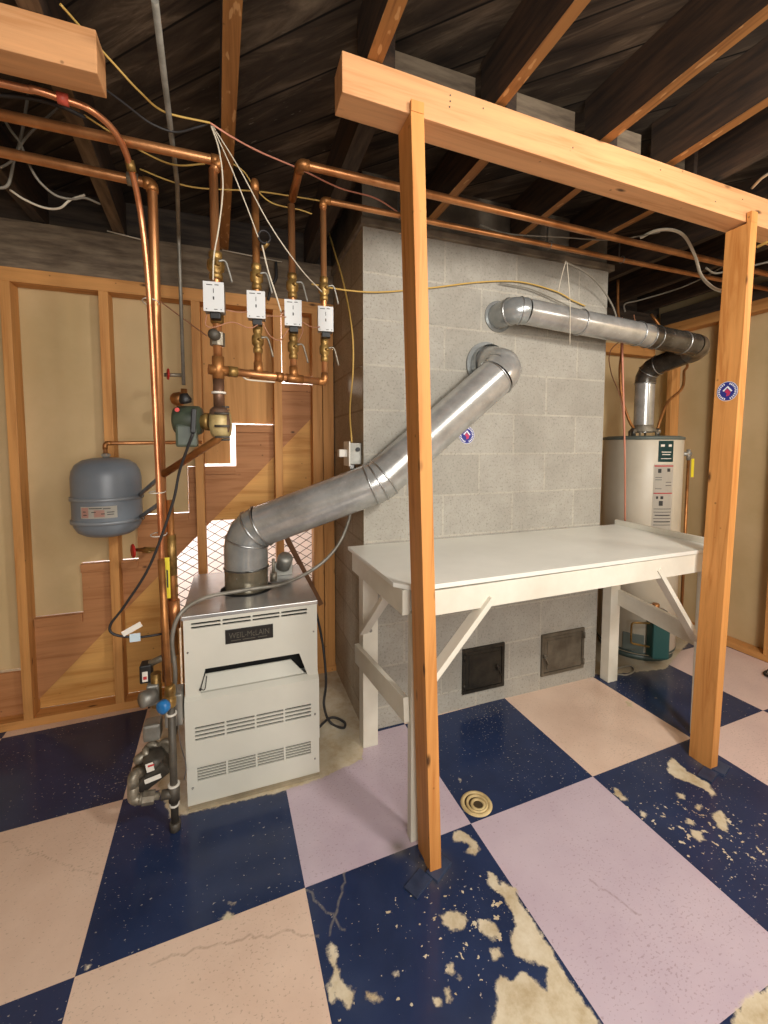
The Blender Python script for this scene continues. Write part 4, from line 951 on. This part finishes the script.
# valves in the left background
bl_ = pipe_run('water_line', [(-0.698, -0.728, 2.36), (-.735, .0, 2.355), (-.775, .40, 2.33), (-.775, .42, (-0.782, 0.42, 1.652)[2])], .0082, 'thin grey vertical pipe running from the ceiling to the fill valve', conduit, .05, fit=False)
fv = thing('fill_valve', 'brass fill valve with a red handle left of the green pump', 'valve', (-.80, .42, 1.5))
zf = (-0.783, 0.42, 1.604)[2]
obj('body', B().lathe([(.014, -.03), (.03, -.02), (.036, .0), (.026, .025), (.012, .035)], (-.80, .42, zf-.02), (-1, 0, .2), 18).cyl((-.775, .42, zf-.04), (-.775, .42, zf+.03), .014, 12), copper_old, fv)
obj('stem', B().cyl((-.775, .42, (-0.79, 0.42, 1.699)[2]), (-.855, .40, (-0.847, 0.4, 1.693)[2]), .009, 10), galv, fv)
c = V((-0.837, 0.39, 1.696)); obj('red_handle', B().lathe([(.010, -.004), (.026, -.003), (.026, .003), (.010, .004)], c, (-1, -.3, 0), 16), red, fv)
pipe_run('tank_pipe', [(-1.103, .40, 1.315), (-1.103, .40, 1.372), (-.70, .40, 1.378)], .0085, 'thin copper pipe from the top of the grey tank to the right', copper, .015)
rv = thing('hose_bib', 'small valve with a red handle on the wall right below the tank', 'valve', (-0.963, 0.42, 0.864))
obj('body', B().tube([(-1.001, 0.42, 0.867), (-0.873, 0.3, 0.889)], .0085, 10).cyl((-0.932, 0.36, 0.875), (-0.983, 0.66, 0.809), .009, 10).cyl((-0.967, 0.42, 0.864), (-0.939, 0.4, 0.866), .015, 12), brass, rv)
obj('red_handle', B().lathe([(.004, -.004), (.034, -.003), (.034, .003), (.004, .004)], (-1.015, 0.43, 0.861), (-1, -.5, 0), 8), red, rv)

# expansion tank
TC = V((-1.103, .405, 0)); TR_ = .137
ztop = 1.308; zbot = .945
et = thing('expansion_tank', 'grey steel expansion tank with two straps hanging on the back wall', 'tank', (TC.x, TC.y, zbot))
H_ = ztop-zbot
prof = [(0, 0), (.05, .003), (.09, .012), (.118, .030), (.132, .055), (TR_, .08), (TR_, H_-.09), (.132, H_-.06), (.118, H_-.032), (.09, H_-.012), (.05, H_-.002), (0, H_)]
obj('shell', B().lathe(prof, (TC.x, TC.y, zbot), seg=48), tank_grey, et)
obj('nipple', B().cyl((TC.x, TC.y, ztop-.004), (TC.x, TC.y, ztop+.018), .014, 12).hexnut((TC.x, TC.y, ztop+.004), (TC.x, TC.y, ztop+.014), .02), alum, et)
for zb_ in ((-1.064, 0.28, 1.126)[2], (-1.06, 0.28, 1.024)[2]):
    o = obj('strap', B().lathe([(TR_, -.008), (TR_+.006, -.008), (TR_+.006, .008), (TR_, .008)], (TC.x, TC.y, zb_), seg=48), band_grey, et)
    obj('strap_arm', B().beam((TC.x+TR_-.01, TC.y-.02, zb_+.002), (-.845, .05, zb_+.10), .008, .016, (0, 0, 1)).ball((TC.x+TR_+.006, TC.y-.03, zb_+.004), .010), steel, o)
def tank_patch(a0, a1, z0, z1, off, m, name, par):
    b = B(); rows = []
    for k in range(11):
        a = a0+(a1-a0)*k/10; R_ = TR_+off
        rows.append((b.bm.verts.new((TC.x+R_*math.sin(a), TC.y-R_*math.cos(a), z0)), b.bm.verts.new((TC.x+R_*math.sin(a), TC.y-R_*math.cos(a), z1))))
    for p, q in zip(rows, rows[1:]): b.bm.faces.new((p[0], q[0], q[1], p[1]))
    bmesh.ops.solidify(b.bm, geom=b.bm.faces[:], thickness=-.0006)
    return obj(name, b, m, par)
zl = (-1.085, 0.28, 1.074)[2]
lb = tank_patch(-.55, .48, zl-.026, zl+.026, .001, label_w, 'label', et)
tank_patch(-.52, -.30, zl-.022, zl+.022, .0018, label_pink, 'label_panel', lb)
tank_patch(-.14, .14, zl-.020, zl+.010, .0018, label_pink, 'label_panel', lb)
b = B()
for a, z, w in ((-.1, .018, .35), (.2, .016, .2), (-.15, .002, .12), (.1, -.006, .1), (-.42, .004, .08), (-.40, -.010, .1), (.3, 0, .2), (.3, -.01, .18)):
    R_ = TR_+.0028; pts = [V((TC.x+R_*math.sin(a+w*(k/4-.5)), TC.y-R_*math.cos(a+w*(k/4-.5)), zl+z)) for k in range(5)]
    for p, q in zip(pts, pts[1:]): b.beam(p, q, .001, .0035)
obj('print_marks', b, label_ink, lb)

# ------------------------------------------------------------------ gas train left of the furnace
gx_, gy_ = -.778, -.262
z_a = (-0.776, -0.262, 0.455)[2]
gp_ = thing('gas_drip_leg', 'dark iron gas pipe standing left of the furnace', 'gas pipe', (gx_, gy_, 0))
zt_ = (-0.769, -0.262, 0.137)[2]
obj('tube', B().tube([(gx_, gy_, .008), (gx_, gy_, z_a)], .0125, 14), iron, gp_)
obj('tee', B().tube([(gx_, gy_, zt_-.028), (gx_, gy_, zt_+.028)], .0185, 14).tube([(gx_, gy_, zt_), (gx_-.04, gy_-.0, zt_+.002)], .0165, 14), iron, gp_)
obj('cap', B().cyl((gx_, gy_, .0), (gx_, gy_, .03), .018, 10), iron, gp_)
for za, rr in ((zt_+.028, .0195), (zt_-.046, .0165), (z_a-.03, .0175)): obj('thread_tape', B().tube([(gx_, gy_, za), (gx_, gy_, za+.006)], rr, 14), label_w, gp_)
gc = thing('copper_gas_riser', 'copper riser above the iron gas pipe ending in brass fittings', 'pipe', (gx_, gy_, z_a))
ztop_ = (-0.782, -0.24, 0.968)[2]
obj('tube', B().tube([(gx_-.006, gy_+.005, z_a+.05), (gx_-.022, gy_+.04, ztop_)], .0115, 12), copper_old, gc)
obj('brass_fitting', B().lathe([(.016, 0), (.019, .006), (.019, .03), (.014, .036), (.018, .045), (.018, .07), (.013, .078)], (gx_-.002, gy_, z_a), seg=12).cyl((gx_, gy_, z_a+.03), (gx_-.03, gy_-.02, z_a+.025), .013, 10), brass, gc)
obj('blue_knob', B().lathe([(.018, 0), (.022, .005), (.022, .022), (.016, .026), (0, .027)], (gx_-.012, gy_-.022, z_a+.022), (-.55, -.8, 0), 16), blue_knob, gc)
# elbow chain and gas valve
ch_ = thing('gas_valve', 'grey gas valve with white labels low on the left of the furnace', 'gas valve', (-.86, -.24, .05))
E1 = V((gx_-.045, gy_, zt_+.002)); E2 = V((-0.904, -0.262, 0.148)); E3 = V((-0.903, -0.255, 0.222)); E4 = V((-0.884, -0.2, 0.196))
obj('pipe_nipple', B().tube([E1, E2], .0115, 12), galv, ch_)
um = E1.lerp(E2, .42); dv = (E2-E1).normalized()
obj('union', B().tube([um-dv*.018, um+dv*.018], .0225, 8, True, False).tube([um+dv*.018, um+dv*.03], .018, 12), galv, ch_)
obj('elbow', B().tube(bent([E2-dv*.03, E2, E3], .02), .0175, 14), galv, ch_)
obj('elbow', B().tube(bent([E3.lerp(E2, .4), E3+V((0, 0, .012)), E4], .02), .0175, 14), galv, ch_)
vc = V((-0.861, -0.17, 0.175))
obj('valve_body', B().beam(vc-V((.05, 0, .03)), vc+V((.05, 0, .035)), .085, .06, (0, -.3, 1), .010), iron, ch_)
obj('valve_head', B().lathe([(.034, 0), (.038, .01), (.034, .045), (.015, .05), (0, .05)], vc+V((.01, .0, .02)), (0, -.35, 1), 20), iron, ch_)
lc = V((-0.857, -0.225, 0.223)); obj('label', B().beam(lc-V((.012, 0, 0)), lc+V((.012, 0, .004)), .030, .001, (0, -1, .1)), label_w, ch_)
lc = V((-0.849, -0.225, 0.179)); obj('label', B().beam(lc-V((.026, 0, .004)), lc+V((.026, 0, .006)), .016, .001, (0, -1, .1)), label_w, ch_)
lc2 = V((-0.853, -0.227, 0.231)); obj('label_mark', B().beam(lc2-V((.010, 0, 0)), lc2+V((.010, 0, .002)), .006, .001, (0, -1, .1)), label_red, ch_)
q_ = V((-0.916, -0.16, 0.213)); obj('side_fitting', B().lathe([(.014, 0), (.018, .01), (.018, .035), (.012, .04)], q_, (1, .2, .5), 12).lathe([(.012, 0), (.022, .004), (.022, .016), (.012, .02)], q_+V((.03, .0, .02)), (1, .2, .5), 12), galv, ch_)
# controls above
ctl = thing('aquastat_box', 'grey metal junction box fixed to the side of the furnace', 'junction box', (-0.778, -0.2, 0.404))
jc = V((-0.778, -0.17, 0.405)); obj('box', B().box((jc.x-.030, jc.y-.04, jc.z-.060), (jc.x+.028, jc.y+.04, jc.z+.058), .006), alum, ctl)
obj('cover_screw', B().lathe([(.004, 0), (0, .003)], (jc.x, jc.y-.041, jc.z+.05), (0, -1, 0), 8).lathe([(.004, 0), (0, .003)], (jc.x, jc.y-.041, jc.z-.05), (0, -1, 0), 8), steel, ctl)
zv2 = thing('motorised_valve', 'silver motorised valve behind the copper riser left of the furnace', 'valve', (-0.848, -0.12, 0.41))
mc = V((-0.849, -0.13, 0.435)); obj('housing', B().lathe([(.0, 0), (.028, .003), (.030, .02), (.027, .05), (0, .055)], mc, (-.75, -.6, .1), 18).box(mc-V((.03, -.005, .045)), mc+V((.012, .04, .035)), .008), alum, zv2)
obj('body', B().cyl(mc+V((0, .03, -.06)), mc+V((0, .03, .07)), .018, 12), brass, zv2)
gg = thing('pressure_gauge', 'black gauge switch with a small label left of the copper riser', 'gauge', (-0.881, -0.1, 0.514))
mc = V((-0.882, -0.08, 0.504)); obj('body', B().box((mc.x-.022, mc.y-.02, mc.z-.035), (mc.x+.018, mc.y+.03, mc.z+.035), .006), black, gg)
obj('label', B().box((mc.x-.012, mc.y-.022, mc.z-.026), (mc.x+.006, mc.y-.0205, mc.z+.012)), label_w, gg)
obj('label_mark', B().box((mc.x-.009, mc.y-.0226, mc.z-.018), (mc.x+.003, mc.y-.022, mc.z-.006)), label_red, gg)
obj('fitting', B().tube([mc+V((.01, .0, .03)), mc+V((.05, 0, .045)), mc+V((.10, .0, .03))], .013, 12), galv, gg)
lf = thing('lower_union', 'pair of grey unions behind the iron gas pipe halfway down', 'fitting', (-0.849, -0.1, 0.26))
mc = V((-0.865, -0.1, 0.291)); obj('flange', B().box((mc.x-.03, mc.y-.03, mc.z-.035), (mc.x+.03, mc.y+.03, mc.z+.03), .01), alum, lf)
for k in (0, 1):
    cc = mc+V((.0+.045*k, -.02, -.065)); obj('ring', B().lathe([(.018, 0), (.028, .002), (.028, .02), (.018, .022)], cc, (-.2, -1, .2), 18), galv, lf)
obj('cover', B().box((mc.x+.05, mc.y-.0, mc.z-.05), (mc.x+.08, mc.y+.05, mc.z+.03), .006), iron, lf)
tag(obj('copper_capillary', B().tube(spline([(-0.766, -0.235, 0.459), (-0.758, -0.235, 0.308), (-0.742, -0.225, 0.203), (-0.749, -0.23, 0.151)], 6), .002, 6), steel), 'thin metal tube running down beside the iron gas pipe', 'tube')
wire('flexible_conduit', [V(jc)+V((.0, -.0, .06)), (-0.772, -0.19, 0.548), (-0.778, -0.19, 0.668), (-0.747, -0.19, 0.756), (-0.67, -0.13, 0.782), (-0.524, -0.075, 0.778), (-0.361, -0.03, 0.774), (-0.208, 0.03, 0.817), (-0.108, 0.06, 0.899), (-0.051, 0.075, 1.011), (-.04, .075, 1.10), (-.035, .075, 1.24)], .0075, conduit, 'grey flexible conduit arching over the furnace top to the chimney', cat='conduit')
wire('power_cord', [(-0.285, 0.2, 0.695), (-0.202, 0.24, 0.586), (-0.151, 0.25, 0.366), (-0.152, 0.15, 0.207), (-0.179, 0.07, 0.132), (-0.142, 0.112, 0.012), (-0.091, 0.053, 0.008), (-0.076, 0.095, 0.008), (-0.136, 0.14, 0.014), (-.25, .02, .03)], .006, wire_b, 'black cord looping on the floor between furnace and chimney', cat='cord')

# switch box on the chimney side
sb = thing('switch_box', 'metal switch box with white receptacle on the chimney side', 'electrical box', (-.03, .075, 1.29))
obj('box', B().box((-.055, .03, 1.275), (-.001, .12, 1.375), .004), alum, sb)
obj('cover', B().box((-.062, .024, 1.268), (-.055, .126, 1.382), .002), label_w, sb)
obj('plug', B().box((-.10, .055, 1.31), (-.062, .095, 1.345), .004), label_w, sb)
obj('knob', B().cyl((-.02, .02, 1.345), (-.02, .032, 1.345), .010, 12), black, sb)
obj('nipple', B().cyl((-.035, .075, 1.235), (-.035, .075, 1.276), .012, 12).hexnut((-.035, .075, 1.255), (-.035, .075, 1.272), .018), steel, sb)

# ------------------------------------------------------------------ stickers
def sticker(c, nrm, u, r, label, arc=1.):
    c, nrm, u = V(c), V(nrm).normalized(), V(u).normalized(); w = nrm.cross(u)
    t = thing('round_sticker', label, 'sticker', c)
    def disc(rr, off, n=36, sq=1.): return [c+nrm*off+u*rr*math.cos(k*2*math.pi/n)+w*rr*sq*math.sin(k*2*math.pi/n) for k in range(n)]
    def P2_(x, y, off): return c+nrm*off+u*x*r+w*y*r
    obj('disc', B().poly(disc(r, .0012), -nrm*.0010), blue_st, t)
    b = B()
    n = 36
    for k in range(n):   # thin pale rim
        a0, a1 = k*2*math.pi/n, (k+1)*2*math.pi/n
        b.poly([c+nrm*.0016+(u*math.cos(a)+w*math.sin(a))*r*q for a, q in ((a0, .96), (a1, .96), (a1, 1.0), (a0, 1.0))], -nrm*.0004)
    for k in range(26):  # ring of illegible pale marks
        if k in (6, 7, 19, 20): continue
        a0 = k*2*math.pi/26; a1 = a0+.13
        b.poly([c+nrm*.0016+(u*math.cos(a)+w*math.sin(a))*r*q for a, q in ((a0, .70), (a1, .70), (a1, .88), (a0, .88))], -nrm*.0004)
    b.poly([P2_(-.45, .10, .002), P2_(-.30, .0, .002), P2_(0, .38, .002), P2_(.36, -.05, .002), P2_(.5, .02, .002), P2_(.05, .55, .002)], -nrm*.0004)
    obj('white_marks', b, white_st, t)
    b = B().poly([P2_(-.25, -.02, .0018), P2_(0, .28, .0018), P2_(.34, -.12, .0018), P2_(.22, -.42, .0018), P2_(-.08, -.50, .0018), P2_(-.02, -.22, .0018)], -nrm*.0004)
    obj('red_shape', b, red_st, t)
sticker((0.534, -0.001, 1.416), (0, -1, 0), (1, 0, 0), .043, 'round blue sticker on the block chimney under the large flue duct')
px_, py_ = fr(1.60)
sticker((px_-.0006, py_+.043, (1.336, -0.69, 1.588)[2]), (-1, 0, 0), (0, -1, 0), .040, 'round blue sticker on the side of the right pine post')

# ------------------------------------------------------------------ floor drain and small floor things
dr = thing('floor_drain', 'round cream drain socket set in the blue floor square', 'drain', (.285, -.538, 0))
obj('socket', B().lathe([(.060, .0006), (.058, .004), (.052, .0065), (.046, .0045), (.045, .0012)], (.285, -.538, 0), seg=32, caps=False), drain_m, dr)
obj('middle_ring', B().lathe([(.042, .0012), (.041, .0065), (.037, .0075), (.033, .0055), (.032, .0012)], (.286, -.541, 0), seg=30, caps=False), drain_m, dr)
obj('inner_ring', B().lathe([(.029, .0012), (.028, .005), (.024, .006), (.019, .0045), (.018, .0012)], (.288, -.545, 0), seg=28, caps=False), drain_m, dr)
obj('bore', B().lathe([(.0, .0010), (.056, .0010)], (.285, -.540, 0), seg=24, caps=False), mat('drain_bore', (62, 48, 26), .8), dr)
cc = V((2.42, -.365, 0)); rg = thing('coiled_lead', 'black and white cable coil lying on the pink floor at right', 'cable', cc)
obj('black_coil', B().tube([cc+V((.055*math.cos(k*math.pi/12), .04*math.sin(k*math.pi/12), .008+.001*k/4)) for k in range(30)], .007, 8), rubber, rg)
obj('white_coil', B().tube([cc+V((.01+.035*math.cos(k*math.pi/10), .028*math.sin(k*math.pi/10), .014)) for k in range(18)], .006, 8), label_w, rg)
wire('drain_hose', [(1.621, 0.018, 0.006), (1.711, 0.01, 0.006), (1.683, -0.042, 0.006), (1.599, -0.059, 0.006), (1.552, -0.03, 0.006)], .005, alum, 'small pale hose end curled on the floor by the table leg', cat='hose')

# ------------------------------------------------------------------ loose wiring overhead
G = 'loose wires under the joists'
wire('cable', [(-0.918, -0.581, 2.41), (-0.884, -0.527, 2.405), (-0.838, -0.473, 2.39), (-0.781, -0.431, 2.36), (-0.726, -0.374, 2.36), (-0.602, -0.359, 2.37)], .0030, wire_y, 'pale yellow cable sagging from the top left to the orange joist', cat='cable')
wire('cable', [(-0.884, -0.401, 2.37), (-0.831, -0.367, 2.36), (-0.774, -0.325, 2.35), (-0.707, -0.309, 2.35), (-0.647, -0.335, 2.36), (-0.602, -0.351, 2.375)], .0034, wire_b, 'dark cable sagging below the pale yellow one near the orange joist', cat='cable')
wire('cable', [(-0.602, -0.359, 2.37), (-0.538, -0.333, 2.36), (-0.451, -0.323, 2.34), (-0.314, -0.28, 2.34), (-0.159, -0.237, 2.33), (-0.01, -0.204, 2.34), (0.118, -0.124, 2.35)], .0028, wire_p, 'thin pink and white wire crossing in front of the copper pipes to the left post', cat='wire')
wire('cable', [(-0.964, -0.25, 2.376), (-0.907, -0.2, 2.373), (-0.809, -0.2, 2.33), (-0.721, -0.2, 2.312), (-0.627, -0.2, 2.336)], .0028, wire_y, 'yellow wire passing between the two thick copper pipes', cat='wire')
wire('cable', [(-0.859, 0, 2.385), (-0.76, -0, 2.363), (-0.656, -0, 2.358), (-0.456, -0, 2.387), (-0.314, 0, 2.396), (-0.181, 0, 2.401)], .0030, wire_y, 'long yellow cable running level behind the four risers', cat='cable')
wire('cable', [(-0.545, -0.1, 2.42), (-0.496, -0.1, 2.395), (-0.457, -0.1, 2.344), (-0.395, -0.1, 2.301), (-0.288, -0.1, 2.295), (-0.241, -0.1, 2.288)], .0026, wire_y, 'yellow wire looping behind the capped riser', cat='wire')
wire('cable', [(-0.6, -0.35, 2.37), (-0.578, -0.35, 2.3), (-0.569, -0.35, 2.195), (-0.583, -0.35, 2.069), (-0.601, -0.33, 1.981), (-0.606, -0.33, 1.901)], .0024, wire_w, 'white wire dropping to the first zone valve from the left', cat='wire')
wire('cable', [(-0.597, -0.33, 2.381), (-0.546, -0.32, 2.279), (-0.498, -0.31, 2.167), (-0.461, -0.3, 2.074)], .0020, wire_w, 'thin white wire slanting to the second riser', cat='wire')
wire('cable', [(-0.595, -0.33, 2.382), (-0.515, -0.32, 2.27), (-0.422, -0.31, 2.116), (-0.319, -0.29, 1.995), (-0.235, -0.26, 1.932)], .0020, wire_w, 'long thin white wire slanting down to the fourth zone valve', cat='wire')
wire('cable', [(-0.447, -0.28, 2.058), (-0.429, -0.28, 1.977), (-0.403, -0.28, 1.894), (-0.385, -0.27, 1.84)], .0028, wire_w, 'white wire between the second and third zone valves', cat='wire')
wire('cable', [(-0.627, -0.33, 1.791), (-0.631, -0.33, 1.755), (-0.604, -0.33, 1.751), (-0.551, -0.32, 1.775), (-0.494, -0.31, 1.764), (-0.453, -0.3, 1.79)], .0018, wire_c, 'brown low voltage wire below the first and second zone valves', cat='wire')
wire('cable', [(-0.568, -0.34, 1.807), (-0.531, -0.33, 1.807), (-0.499, -0.31, 1.817)], .0018, wire_c, 'short wire joining the faces of the first two zone valves', cat='wire')
wire('cable', [(-0.453, -0.3, 1.79), (-0.426, -0.29, 1.748), (-0.391, -0.28, 1.739), (-0.362, -0.27, 1.779), (-0.333, -0.27, 1.803), (-0.307, -0.26, 1.787), (-0.325, -0.26, 1.742)], .0018, wire_c, 'brown low voltage wire looping below the third zone valve', cat='wire')
wire('cable', [(-0.44, -0.31, 1.809), (-0.409, -0.3, 1.815), (-0.37, -0.29, 1.819)], .0018, wire_c, 'short wire joining the second and third zone valves', cat='wire')
wire('cable', [(-0.313, -0.28, 1.81), (-0.275, -0.27, 1.798), (-0.244, -0.26, 1.804)], .0018, wire_c, 'short wire joining the third and fourth zone valves', cat='wire')
wire('cable', [(-0.528, -0.27, 1.62), (-0.509, -0.26, 1.598), (-0.461, -0.25, 1.595), (-0.408, -0.24, 1.595)], .0028, wire_w, 'white wire hanging just under the horizontal copper header', cat='wire')
wire('cable', [(-0.05, 0.551, 2.599), (-0.04, 0.4, 2.387), (-0.035, 0.208, 2.143), (-0.03, 0.081, 1.897), (-0.03, 0.066, 1.712), (-0.03, 0.125, 1.533), (-.035, .075, 1.377)], .0042, wire_y, 'yellow cable hanging down the chimney side to the switch box', cat='cable')
wire('cable', [(-0.248, -0.12, 2.007), (-0.09, -0.03, 2.033), (0.076, -0.012, 2.051), (0.323, -0.012, 2.1), (0.592, -0.012, 2.162), (0.825, -0.012, 2.193), (1.047, -0.012, 2.175), (1.161, -0.012, 2.142), (1.251, -0.012, 2.121)], .0036, wire_y, 'yellow cable lying level across the upper chimney face', cat='cable')
wire('cable', [(0.701, -0.02, 2.169), (0.881, -0.02, 2.162), (1.074, -0.02, 2.12), (1.21, -0.02, 2.082)], .003, wire_g, 'thin grey wire sagging beside the yellow cable on the chimney', cat='wire')
wire('cable', [(0.975, -0.16, 2.255), (1.139, -0.12, 2.245), (1.282, -0.08, 2.208), (1.402, -0.05, 2.132), (1.471, -0.03, 2.053)], .0045, wire_g, 'grey brown cable curving down at the upper right chimney corner', cat='cable')
wire('cable', [(0.96, -0.19, 2.241), (0.984, -0.19, 2.066), (0.992, -0.19, 1.853)], .0016, wire_w, 'thin white string hanging straight down across the vent duct', cat='string')
wire('cable', [(0.954, -0.19, 2.245), (0.941, -0.18, 2.182), (0.929, -0.17, 2.104)], .0014, wire_w, 'short thin white string hanging from the lower copper pipe', cat='string')
wire('cable', [(0.48, -0.187, 2.33), (0.651, -0.166, 2.33), (0.886, -0.223, 2.33), (1.144, -0.266, 2.34), (1.298, -0.297, 2.37), (1.371, -0.343, 2.38)], .0035, wire_g, 'grey cable stretched between the two copper pipes to the right', cat='cable')
wire('cable', [(1.316, -0.283, 2.37), (1.349, -0.334, 2.385), (1.416, -0.369, 2.385), (1.51, -0.366, 2.37), (1.565, -0.38, 2.283), (1.555, -0.42, 2.178), (1.515, -0.5, 2.09), (1.473, -0.58, 2.036)], .007, wire_w, 'thick white cable drooping in front of the copper pipes by the right post', cat='cable')
wire('cable', [(1.676, -0.36, 2.25), (1.778, -0.332, 2.25), (1.812, -0.359, 2.25), (1.864, -0.468, 2.25), (1.883, -0.512, 2.25)], .005, wire_g, 'grey cable behind the top of the right post', cat='cable')
wire('cable', [(1.892, 0.3, 2.247), (1.89, 0.3, 2.299), (1.963, 0.25, 2.317), (2.124, 0.1, 2.364), (2.245, 0, 2.43), (2.266, -0.1, 2.467)], .005, wire_g, 'grey cable crossing the dark corner above the water heater', cat='cable')
wire('cable', [(1.405, -0.709, 2.39), (1.36, -0.768, 2.385), (1.341, -0.821, 2.38)], .005, wire_w, 'short white cable coming off the top of the beam at the right edge', cat='cable')
wire('cable', [(1.53, -0.666, 2.2), (1.522, -0.71, 2.2), (1.527, -0.765, 2.2)], .006, wire_y, 'yellow cable passing right of the right post top', cat='cable')
wire('cable', [(-1.17, -0.36, 2.306), (-1.127, -0.36, 2.31), (-1.061, -0.36, 2.32), (-0.998, -0.34, 2.33), (-0.949, -0.3, 2.337)], .006, wire_b, 'black cable running below the red copper pipe', cat='cable')
wire('cable', [(-1.241, -0.05, 2.434), (-1.219, -0.05, 2.395), (-1.199, -0.05, 2.365), (-1.182, -0.05, 2.315), (-1.155, -0.05, 2.257), (-1.118, -0.02, 2.231), (-1.075, 0, 2.236), (-1.048, 0.05, 2.271), (-1.014, 0.1, 2.282)], .0040, wire_g, 'grey cable hanging in a curve behind the thick copper pipes', cat='cable')
wire('cable', [(-1.289, 0.1, 2.278), (-1.246, 0.1, 2.252), (-1.188, 0.1, 2.235), (-1.142, 0.1, 2.243), (-1.109, 0.1, 2.278), (-1.061, 0.1, 2.306)], .0040, wire_w, 'white cable sagging in front of the grey header board', cat='cable')
wire('cable', [(-1.104, 0, 2.536), (-1.152, -0, 2.477), (-1.187, 0, 2.432), (-1.211, 0, 2.394), (-1.241, 0, 2.332), (-1.276, -0, 2.298)], .0040, wire_g, 'grey cable slanting across behind the pipes at upper left', cat='cable')
wire('cable', [(-1.194, 0.02, 2.569), (-1.206, 0.02, 2.5), (-1.224, 0.02, 2.407), (-1.247, 0.03, 2.349), (-1.268, 0.03, 2.261), (-1.312, 0.03, 2.242)], .005, wire_g, 'grey cable dropping steeply at the upper left edge', cat='cable')
tag(obj('light_leak_strip', B().tube([(-1.103, 0.585, 2.388), (-0.953, 0.585, 2.37)], .003, 6), wire_w), 'short white strip standing in for light leaking along the grey header board at left', 'cable')  # added white tube imitates a slit of light over the header board
tag(obj('light_leak_strip', B().tube([(-0.591, 0.585, 2.379), (-0.287, 0.585, 2.362)], .003, 6), wire_w), 'white strip standing in for light leaking along the grey header board behind the zone valves', 'cable')  # second added tube, also a light slit made as a shape
cl = thing('wire_bundle', 'small black bundle of wire clipped on the second riser', 'wire bundle', (-0.44, -0.27, 2.088))
cb_ = V((-0.44, -0.28, 2.083)); obj('coil', B().tube([cb_+V((.020*math.cos(k*.5), -.003*k/6, .022*math.sin(k*.5))) for k in range(26)], .003, 6), wire_b, cl)
obj('brass_bleeder', B().cyl((-0.447, -0.265, 2.048), (-0.428, -0.29, 2.064), .007, 10), brass, cl)
wire('cable', [(-0.367, 0.55, 2.139), (-0.345, 0.55, 2.221), (-0.324, 0.55, 2.26), (-0.322, 0.56, 2.348)], .008, wire_b, 'black cable scrap on the header board behind the second valve', cat='cable')
wire('cable', [(-0.918, 0.56, 2.103), (-0.862, 0.56, 2.061), (-0.768, 0.5, 1.981), (-0.665, 0.4, 1.889)], .003, wire_c, 'thin brown wire slanting across the drywall behind the pipes', cat='wire')
